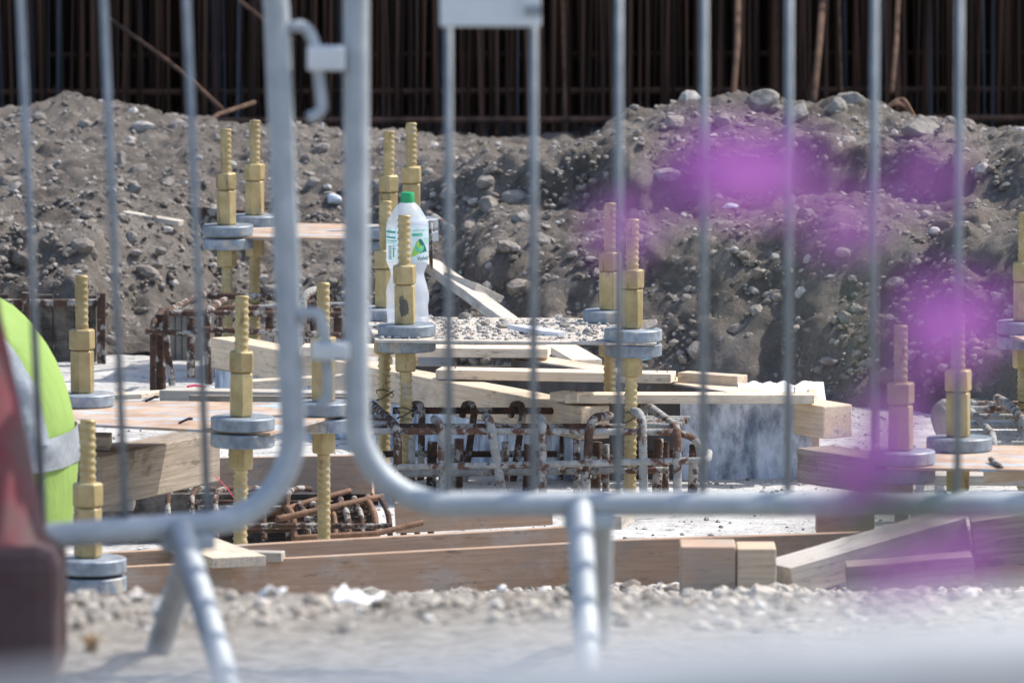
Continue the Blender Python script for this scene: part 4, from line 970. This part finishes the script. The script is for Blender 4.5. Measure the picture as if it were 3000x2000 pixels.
for px, py in ((425, 1176), (523, 1240)):
    p = Gz(px, py, ZP + .004); mb = MB(); mb.sweep([(0, 0, 0), (.012, 0, .006), (.026, 0, .012)], .003, 6); mb.lathe([(.006, 0), (.006, .005)], 6, (.026, 0, .008))
    o = mb.build('loose_screw', 'wire'); o.location = p; tag(o, 'dark loose screw on the blue marked plate, ' + ('the farther one' if px < 500 else 'the one near its front edge'), 'screw')
barthing('loose_bolt', [Gz(2902, 1345, ZP + .01), Gz(2932, 1368, ZP + .006)], .006, 'rust', 'rusty bolt lying on the right plate', 'bolt', amp=0)
# chicken wire
root_p = G(2440, 1150, 22.05); mb = MB(); hx = .021
for r_ in range(3):
    for c_ in range(5):
        cx = (c_ + (.5 if r_ % 2 else 0)) * hx * 1.73 - .1 ; cz = r_ * hx * 1.5 - .06
        for k in (0, 1, 2):
            a0_, a1_ = R(30 + 60 * k), R(90 + 60 * k)
            f = lambda a_: Vector((cx + hx * math.cos(a_), .03 * math.sin(cx * 30) + .02 * math.sin(cz * 50), cz + hx * math.sin(a_)))
            mb.sweep([f(a0_), f(a1_)], .0009, 5)
o = mb.build('wire_netting', 'wire', auto=False); o.location = root_p; o.rotation_euler = (-.5, .1, 0); tag(o, 'torn hexagonal wire netting hanging from the earth bank behind the box', 'netting')
# ------------------------------------------------------------------ barriers
def make_barrier(name_label, sgn, L_=2.2, group='galvanised crowd control barriers'):
    """local: x away from the meeting end, z up, origin on the ground below the end tube"""
    root = empty('crowd_barrier', (0, 0, 0), name_label, 'barrier', group)
    zr = .235; zt_ = 1.08; rt = .0182; rad = .125; s = sgn
    pts = []
    def arc(cx, cz, a0_, a1_, n=10): return [(s * (cx + rad * math.cos(R(a0_ + (a1_ - a0_) * t / n))), 0, cz + rad * math.sin(R(a0_ + (a1_ - a0_) * t / n))) for t in range(n + 1)]
    pts = arc(rad, zr + rad, 180, 270) + arc(L_ - rad, zr + rad, 270, 360) + arc(L_ - rad, zt_ - rad, 0, 90) + arc(rad, zt_ - rad, 90, 180)
    pts = [(s * L_ * .5, 0, zt_)] + arc(rad, zt_ - rad, 90, 180) + arc(rad, zr + rad, 180, 270) + arc(L_ - rad, zr + rad, 270, 360) + arc(L_ - rad, zt_ - rad, 0, 90) + [(s * L_ * .5, 0, zt_)]
    MB().sweep(pts, rt, 20).build('frame_tube', 'galv', root, auto=False)
    k = 0; x = .130
    while x < L_ - .05:
        MB().sweep([(s * x, 0, zr + .012), (s * x, 0, zt_ - .012)], .0059, 12).build('infill_bar', 'galv_bar', root, auto=False); x += .12; k += 1
    return root
br = make_barrier('right crowd barrier, level and square on, with a pale plate hung between its bars', 1)
br.location = (wx(1045, 12.0), 12.0, 0)
zr = .235
bl = make_barrier('left crowd barrier, tilted and turned away, its foot splayed like an inverted V', -1)
bl.rotation_mode = 'XYZ'
pbl = G(886, 1250, 12.0); bl.location = (pbl.x, 12.0, .0)
bl.rotation_euler = (0, R(-2.2), R(17.6))
bl.location.z = -.018
def foot(root, x, s, spread=.28, fl=.0, rear=1.0):
    o = MB().sweep([(s * x, -.012, zr - .0), (s * x + fl, -spread, .0)], .0185, 16).build('foot_leg', 'galv', root)
    o = MB().sweep([(s * x + .03 * rear, .012, zr - .01), (s * x + .03 * rear, spread * .98, .0)], .0185, 16).build('foot_leg', 'galv', root)
    MB().box(s * x - .022, s * x + .05, -.021, .021, zr - .035, zr - .012).build('foot_bracket', 'galv', root, bevel=.004)
    return o
foot(br, .130 + (1700 - 1316) / 2083, 1, fl=.012); foot(br, 1.85, 1)
foot(bl, .175, -1); foot(bl, 1.9, -1)
# sleeve ring on the rear leg of the left barrier
MB().sweep([(-.175 + .03, .178, .092), (-.175 + .03, .186, .086)], .023, 16).build('leg_ring', 'galv', bl)
# hanging plate between two bars of the right barrier
pl_x0 = .130 - .005; root = empty('hanging_plate', (br.location.x + .130, 11.985, .0), 'pale blank plate hung between the first two bars at the top', 'sign plate')
zlo = G(1450, 76, 12).z
MB().box(-.012, .130, -.010, -.002, zlo, zlo + .20).build('plate_face', 'sign_white', root, smooth=False, bevel=.003)
MB().box(.098, .104, -.014, -.0105, zlo + .012, zlo + .19).build('plate_rib', 'galv_plate', root, smooth=False)
MB().box(.108, .130, -.0135, -.0105, zlo + .015, zlo + .03).build('clip', 'galv_bar', root, smooth=False)
# coupling hooks with their brackets
def hookset(z_top_py, kind, label):
    P_ = lambda px, py: G(px, py, 11.985)
    root = empty('coupling_hook', P_(940, z_top_py), label, 'coupling hook', 'coupling hooks between the two barriers')
    off = root.location
    if kind == 'up':
        pts = [P_(838, 82), P_(885, 76), P_(905, 92), P_(925, 140), P_(935, 230), P_(944, 320), P_(925, 340), P_(900, 346)]
        bx_ = (900, 1010, 136, 206)
    else:
        pts = [P_(870, 930), P_(900, 915), P_(935, 918), P_(948, 960), P_(955, 1020), P_(965, 1120), P_(960, 1175), P_(925, 1196)]
        bx_ = (912, 1024, 1003, 1052)
    MB().sweep([p - off for p in fillet(pts, .012, 4)], .0085, 10).build('hook_rod', 'galv', root, auto=False)
    a_, b_ = P_(bx_[0], bx_[3]) - off, P_(bx_[1], bx_[2]) - off
    MB().box(a_.x, b_.x, -.018, .018, a_.z, b_.z).build('hook_bracket', 'galv_plate', root, smooth=False, bevel=.003)
hookset(100, 'up', 'upper bent hook and bracket joining the two barrier tubes')
hookset(930, 'down', 'lower bent hook and bracket crossing the yellow bolt in the gap')
# ------------------------------------------------------------------ dusty red cone at left
pc = G(-125, 1950, 11.75)
root = empty('traffic_cone', (pc.x, 11.85, 0), 'dusty dark red traffic cone on a deep square base at the left edge', 'traffic cone')
MB().box(-.142, .142, -.14, .14, .0, .205).build('base', 'maroon_base', root, smooth=False, bevel=.03)
mb = MB(); mb.lathe([(.137, .195), (.120, .21), (.058, .52), (.030, .74), (.024, .76)], 40); mb.build('cone', 'maroon', root)
# ------------------------------------------------------------------ worker in hi-vis
dW = 17.9; gw = float(H(np.array([-1.0]), np.array([dW]), False)[0])
def W(px, py, dd=0.0): return G(px, py, dW + dd)
org = Vector((wx(60, dW), dW, gw))
root = empty('person', org, 'crouching person in lime hi vis vest with grey reflective bands at the left edge', 'person')
def skinned(name, joints, edges, m, parent, sub=2, rootv=0):
    me = bpy.data.meshes.new(name); me.from_pydata([tuple(j[0]) for j in joints], edges, []); me.update()
    me.materials.append(M[m]); o = bpy.data.objects.new(name, me); C.objects.link(o); o.parent = parent
    sk = o.modifiers.new('skin', 'SKIN'); sk.use_smooth_shade = True
    for i, j in enumerate(joints):
        me.skin_vertices[0].data[i].radius = (j[1], j[2] if len(j) > 2 else j[1]); me.skin_vertices[0].data[i].use_root = (i == rootv)
    ss = o.modifiers.new('sub', 'SUBSURF'); ss.levels = ss.render_levels = sub
    return o
def Lc(px, py, dd=0.0): return W(px, py, dd) - org
hip = Lc(85, 1545); J = [(hip, .10), (Lc(85, 1420), .09), (Lc(60, 1250), .09), (Lc(0, 1090), .09), (Lc(-70, 985), .08), (Lc(-120, 930), .055), (Lc(-165, 885), .07), (Lc(-190, 830), .082), (Lc(-195, 775), .06),
     (Lc(40, 1620, .11), .085), (Lc(-330, 1560, .16), .062), (Lc(-130, 1720, .16), .045), (Lc(-200, 1735, .17), .03),
     (Lc(40, 1620, -.11), .085), (Lc(-330, 1570, -.16), .062), (Lc(-130, 1725, -.16), .045), (Lc(-200, 1740, -.17), .03),
     (Lc(-60, 1010, .17), .055), (Lc(-250, 1180, .22), .043), (Lc(-430, 1330, .16), .032), (Lc(-470, 1370, .14), .022),
     (Lc(-60, 1010, -.17), .055), (Lc(-250, 1180, -.22), .043), (Lc(-430, 1330, -.16), .032), (Lc(-470, 1370, -.14), .022)]
E = [(0, 1), (1, 2), (2, 3), (3, 4), (4, 5), (5, 6), (6, 7), (7, 8), (0, 9), (9, 10), (10, 11), (11, 12), (0, 13), (13, 14), (14, 15), (15, 16), (4, 17), (17, 18), (18, 19), (19, 20), (4, 21), (21, 22), (22, 23), (23, 24)]
skinned('body', J, E, 'jacket', root)
# head, hands as skin; helmet
mb = MB(); 
def ellipsoid(c, r, m, name, n=20, parent=root):
    q = MB(); prof = [(max(1e-4, math.sin(math.pi * i / n)), -math.cos(math.pi * i / n)) for i in range(n + 1)]
    q.lathe(prof, 24); o = q.build(name, m, parent, auto=False); o.location = c; o.scale = r; return o
hd = Lc(-205, 815); ellipsoid(hd, (.098, .078, .115), 'skin', 'head')
ellipsoid(hd + Vector((-.10, 0, -.01)), (.02, .013, .022), 'skin', 'nose'); 
for s in (-1, 1): ellipsoid(hd + Vector((.0, .078 * s, -.01)), (.018, .010, .03), 'skin', 'ear')
ellipsoid(hd + Vector((.015, 0, .045)), (.125, .108, .10), 'helmet', 'helmet')
for s in (-1, 1):
    h0 = Lc(-475, 1378, .14 * s); hand = MB()
    hand.sweep([h0 + Vector((.03, 0, .02)), h0, h0 + Vector((-.05, 0, -.03))], .03, 12, rf=lambda t: .026 + .01 * math.sin(math.pi * t))
    for k in range(4): 
        b_ = h0 + Vector((-.055, -.024 + .016 * k, -.03)); l_ = (.030, .036, .034, .026)[k]
        hand.sweep(fillet([b_, b_ + Vector((-l_, 0, -.012)), b_ + Vector((-l_ - .012, 0, -.045))], .01), .0085, 8)
    t_ = h0 + Vector((-.01, -.032 * s, -.01)); hand.sweep(fillet([t_, t_ + Vector((-.025, -.02 * s, -.02)), t_ + Vector((-.055, -.012 * s, -.04))], .01), .010, 8)
    hand.build('hand', 'skin', root, auto=False)
# vest: lofted around the bent back
secs = [(60, 1545, 150, .20, 5), (70, 1460, 150, .20, 3), (74, 1380, 155, .20, -2), (72, 1300, 160, .205, -10), (58, 1220, 160, .205, -22), (35, 1140, 158, .21, -33), (0, 1065, 152, .215, -43), (-45, 1000, 140, .215, -52), (-95, 950, 115, .19, -58), (-130, 925, 75, .12, -62)]
def ring(sec, grow=0.0, n=40):
    px, py, hw, dp, ang = sec; c = Lc(px, py); a_ = R(ang); U = Vector((math.cos(a_), 0, -math.sin(a_) * -1)); out = []
    U = Vector((math.cos(a_), 0, -math.sin(a_))); h = hw / FPX * dW + grow
    for k in range(n):
        t = 2 * math.pi * k / n; cc = math.copysign(abs(math.cos(t)) ** .85, math.cos(t)); s_ = math.copysign(abs(math.sin(t)) ** .85, math.sin(t))
        wr = 1 + .012 * math.sin(5 * t + py * .02) + .008 * math.sin(11 * t - py * .05)
        out.append(c + U * (-1 * 0 + 1) * (h * cc * wr) + Vector((0, (dp + grow) * s_ * wr, 0)))
    return out
# U must lean so that rings stay square to the spine
def ring2(sec, grow=0.0, n=40):
    px, py, hw, dp, ang = sec; c = Lc(px, py); a_ = R(-ang); U = Vector((math.cos(a_), 0, math.sin(a_))); h = hw / FPX * dW + grow; out = []
    for k in range(n):
        t = 2 * math.pi * k / n; cc = math.cos(t); s_ = math.sin(t)
        wr = 1 + .030 * math.sin(4 * t + py * .021) * math.sin(py * .017 + 1) + .016 * math.sin(9 * t - py * .05) + .012 * math.sin(py * .11 + 3 * t)
        out.append(c + U * (h * cc * wr) + Vector((0, (dp + grow) * s_ * wr, 0)))
    return out
def loft(secs_, m, name, grow=0.0, cap=False, parent=root):
    n = 40; vs = []; [vs.extend(ring2(s_, grow, n)) for s_ in secs_]; q = MB()
    fs = [(i * n + k, i * n + (k + 1) % n, (i + 1) * n + (k + 1) % n, (i + 1) * n + k) for i in range(len(secs_) - 1) for k in range(n)]
    q.add(vs, fs); o = q.build(name, m, parent, auto=False); ss = o.modifiers.new('s', 'SUBSURF'); ss.levels = ss.render_levels = 1; return o
vest = loft(secs, 'hivis', 'vest')
def lerp_sec(py):
    for a_, b_ in zip(secs, secs[1:]):
        if b_[1] <= py <= a_[1]:
            t = (a_[1] - py) / (a_[1] - b_[1]); return tuple(a_[i] * (1 - t) + b_[i] * t for i in range(5))
loft([lerp_sec(1358), lerp_sec(1330), lerp_sec(1305), lerp_sec(1280)], 'reflective', 'reflective_band', .004, parent=vest)
# brace strip over the near side
def strip(side, a0_, a1_):
    q = MB(); vs = []; ys = list(range(1290, 930, -30)); m2_ = 6
    for y_ in ys:
        rg = ring2(lerp_sec(y_), .0045, 120)
        for j in range(m2_ + 1):
            t = a0_ + (a1_ - a0_) * j / m2_; vs.append(rg[int(t / 360 * 120) % 120])
    q.add(vs, [(i * (m2_ + 1) + j, i * (m2_ + 1) + j + 1, (i + 1) * (m2_ + 1) + j + 1, (i + 1) * (m2_ + 1) + j) for i in range(len(ys) - 1) for j in range(m2_)])
    q.build('brace_strip', 'reflective', vest, auto=False)
strip(1, 278, 304); strip(-1, 56, 82)
for s in (-1, 1):
    q = MB(); b_ = Lc(-165, 1745, .16 * s); q.sweep([b_ + Vector((.06, 0, .03)), b_ + Vector((0, 0, .03)), b_ + Vector((-.14, 0, .015)), b_ + Vector((-.19, 0, .012))], .04, 14, rf=lambda t: .045 - .014 * t)
    q.build('boot', 'boot', root, auto=False)
# ------------------------------------------------------------------ near galvanised hand rail, out of focus
dR = 2.5
a, b = G(-2600, 2430, dR + .0), G(6500, 1668, dR + .0)
root = empty('hand_rail', (0, dR, 0), 'thick galvanised hand rail crossing the bottom of the view, out of focus', 'hand rail')
MB().sweep([a - root.location, b - root.location], .0200, 32).build('rail_tube', 'galv_rail', root, auto=False)
for t in (0.02, .98):
    p = a.lerp(b, t); MB().sweep([Vector((p.x, 0, 0)), Vector((p.x, 0, p.z - .016))], .016, 24).build('post', 'galv', root, auto=False)
# ------------------------------------------------------------------ purple flowers close to the lens
dFl = 2.75
FL = [(2020, 450, 9), (2040, 510, 9), (2110, 530, 11), (2160, 460, 12), (2240, 470, 13), (2280, 540, 12), (2330, 520, 9), (2390, 470, 6), (2170, 600, 6), (1830, 720, 7), (1780, 640, 6), (1900, 700, 5), (2000, 560, 6), (2460, 640, 9), (2530, 690, 7), (2400, 660, 6), (2650, 500, 6), (2730, 560, 7), (2780, 450, 5), (2670, 900, 7), (2730, 850, 8), (2810, 1010, 10), (2880, 940, 9), (2690, 1030, 8), (2950, 920, 6), (2850, 860, 6), (2620, 1150, 7), (2560, 1240, 8), (2510, 1320, 9), (2470, 1480, 7), (2600, 1380, 8), (2680, 1290, 6), (2600, 1720, 7), (2700, 1700, 6), (2840, 1650, 7), (2920, 1630, 6), (2080, 430, 7), (2130, 470, 10), (2190, 500, 13), (2250, 530, 14), (2310, 480, 11), (2210, 560, 10), (2180, 420, 7), (2340, 420, 5),
      (1930, 590, 6), (1870, 640, 7), (1800, 690, 7), (1730, 740, 5), (1960, 640, 5),
      (2440, 690, 8), (2500, 650, 8), (2560, 620, 6), (2380, 720, 4),
      (2700, 520, 8), (2760, 500, 7), (2690, 560, 4),
      (2700, 960, 10), (2770, 900, 9), (2840, 950, 9), (2760, 1010, 9), (2900, 880, 6), (2930, 990, 4),
      (2640, 1220, 8), (2590, 1290, 9), (2530, 1370, 10), (2480, 1410, 8), (2430, 1440, 6),
      (2560, 1680, 8), (2640, 1660, 8), (2720, 1640, 8), (2800, 1600, 8), (2880, 1575, 6), (2960, 1560, 5), (2500, 1700, 6)]
base = Vector((G(2575, 1700, dFl).x, dFl, 0))
plant = empty('flowering_plant', base, 'tall purple flowering plant close to the lens, fully out of focus', 'plant')
spine = [G(2560, 640, dFl), G(2570, 900, dFl), G(2565, 1180, dFl), G(2560, 1480, dFl), G(2590, 2000, dFl + .02), base.copy()]
MB().sweep([p - base for p in spine], .002, 8, rf=lambda t: .0011 + .002 * t).build('stem', 'stem', plant, auto=False)
fr_ = random.Random(5)
for (px, py, mm) in [f_ for f_ in FL if f_[2] > 5]:
    dd = dFl + fr_.uniform(-.10, .22); c = G(px, py, dd) - base; r_ = mm / 1000 * .86
    q = MB(); n_p = 4; yaw = fr_.uniform(0, 1.5)
    tiltM = Matrix.Rotation(fr_.uniform(.7, 1.6), 3, 'X') @ Matrix.Rotation(yaw, 3, 'Z')
    for k in range(n_p):
        a_ = 2 * math.pi * k / n_p; rad_ = Matrix.Rotation(a_, 3, 'Z'); vs = []; fs = []
        for i in range(6):
            t = i / 5; wd = math.sin(math.pi * min(1, .12 + t * .8)) * .42
            for j in (-1, -.5, 0, .5, 1):
                v = Vector((t * 1.0, j * wd, .12 * t * t - .08 * j * j + .05 * math.sin(6 * t + j * 4))); vs.append(c + tiltM @ (rad_ @ v) * r_)
        for i in range(5):
            for j in range(4): fs.append((i * 5 + j, i * 5 + j + 1, (i + 1) * 5 + j + 1, (i + 1) * 5 + j))
        q.add(vs, fs)
    fo_ = q.build('flower', 'petal', plant, auto=False)
    CL = [(2210, 500), (1960, 570), (1800, 700), (2460, 670), (2720, 520), (2790, 950), (2600, 1240), (2500, 1410), (2700, 1650)]
    cc = min(CL, key=lambda q_: (q_[0] - px) ** 2 + (q_[1] - py) ** 2); hub = G(cc[0], cc[1] + 20, dFl) - base
    MB().sweep([c, c.lerp(hub, .5) + Vector((0, 0, -.002)), hub], .00014, 4).build('stalk', 'stalk', plant, auto=False)
for cx_, cy_ in CL:
    hub = G(cx_, cy_ + 20, dFl) - base; ty = min(1900, max(680, cy_ + 260)); tgt = G(2563, ty, dFl) - base
    MB().sweep([hub, hub.lerp(tgt, .5) + Vector((0, 0, -.006)), tgt], .0004, 5).build('branch', 'stem', plant, auto=False)
def leaf(px, py, ln, ang, wv=.4):
    c = G(px, py, dFl) - base; vs = []; fs = []
    for i in range(9):
        t = i / 8; wd = math.sin(math.pi * (t * .94 + .03)) * wv * .5
        for j in (-1, 0, 1):
            x_, z_ = t * ln, j * wd * ln; vs.append(c + Vector((x_ * math.cos(ang) - z_ * math.sin(ang), .004 * math.cos(j * 1.5) - .01 * t * t, x_ * math.sin(ang) + z_ * math.cos(ang))))
    for i in range(8):
        for j in range(2): fs.append((i * 3 + j, i * 3 + j + 1, (i + 1) * 3 + j + 1, (i + 1) * 3 + j))
    q = MB(); q.add(vs, fs); q.build('leaf', 'leaf', plant, auto=False)
leaf(2560, 1480, .030, R(-8), .62); leaf(2590, 1520, .022, R(6), .6); leaf(2570, 1450, .016, R(200), .6); leaf(2610, 1420, .012, R(-40), .6); leaf(2330, 545, .007, R(190), .6); leaf(2560, 1500, .012, R(-160), .5)
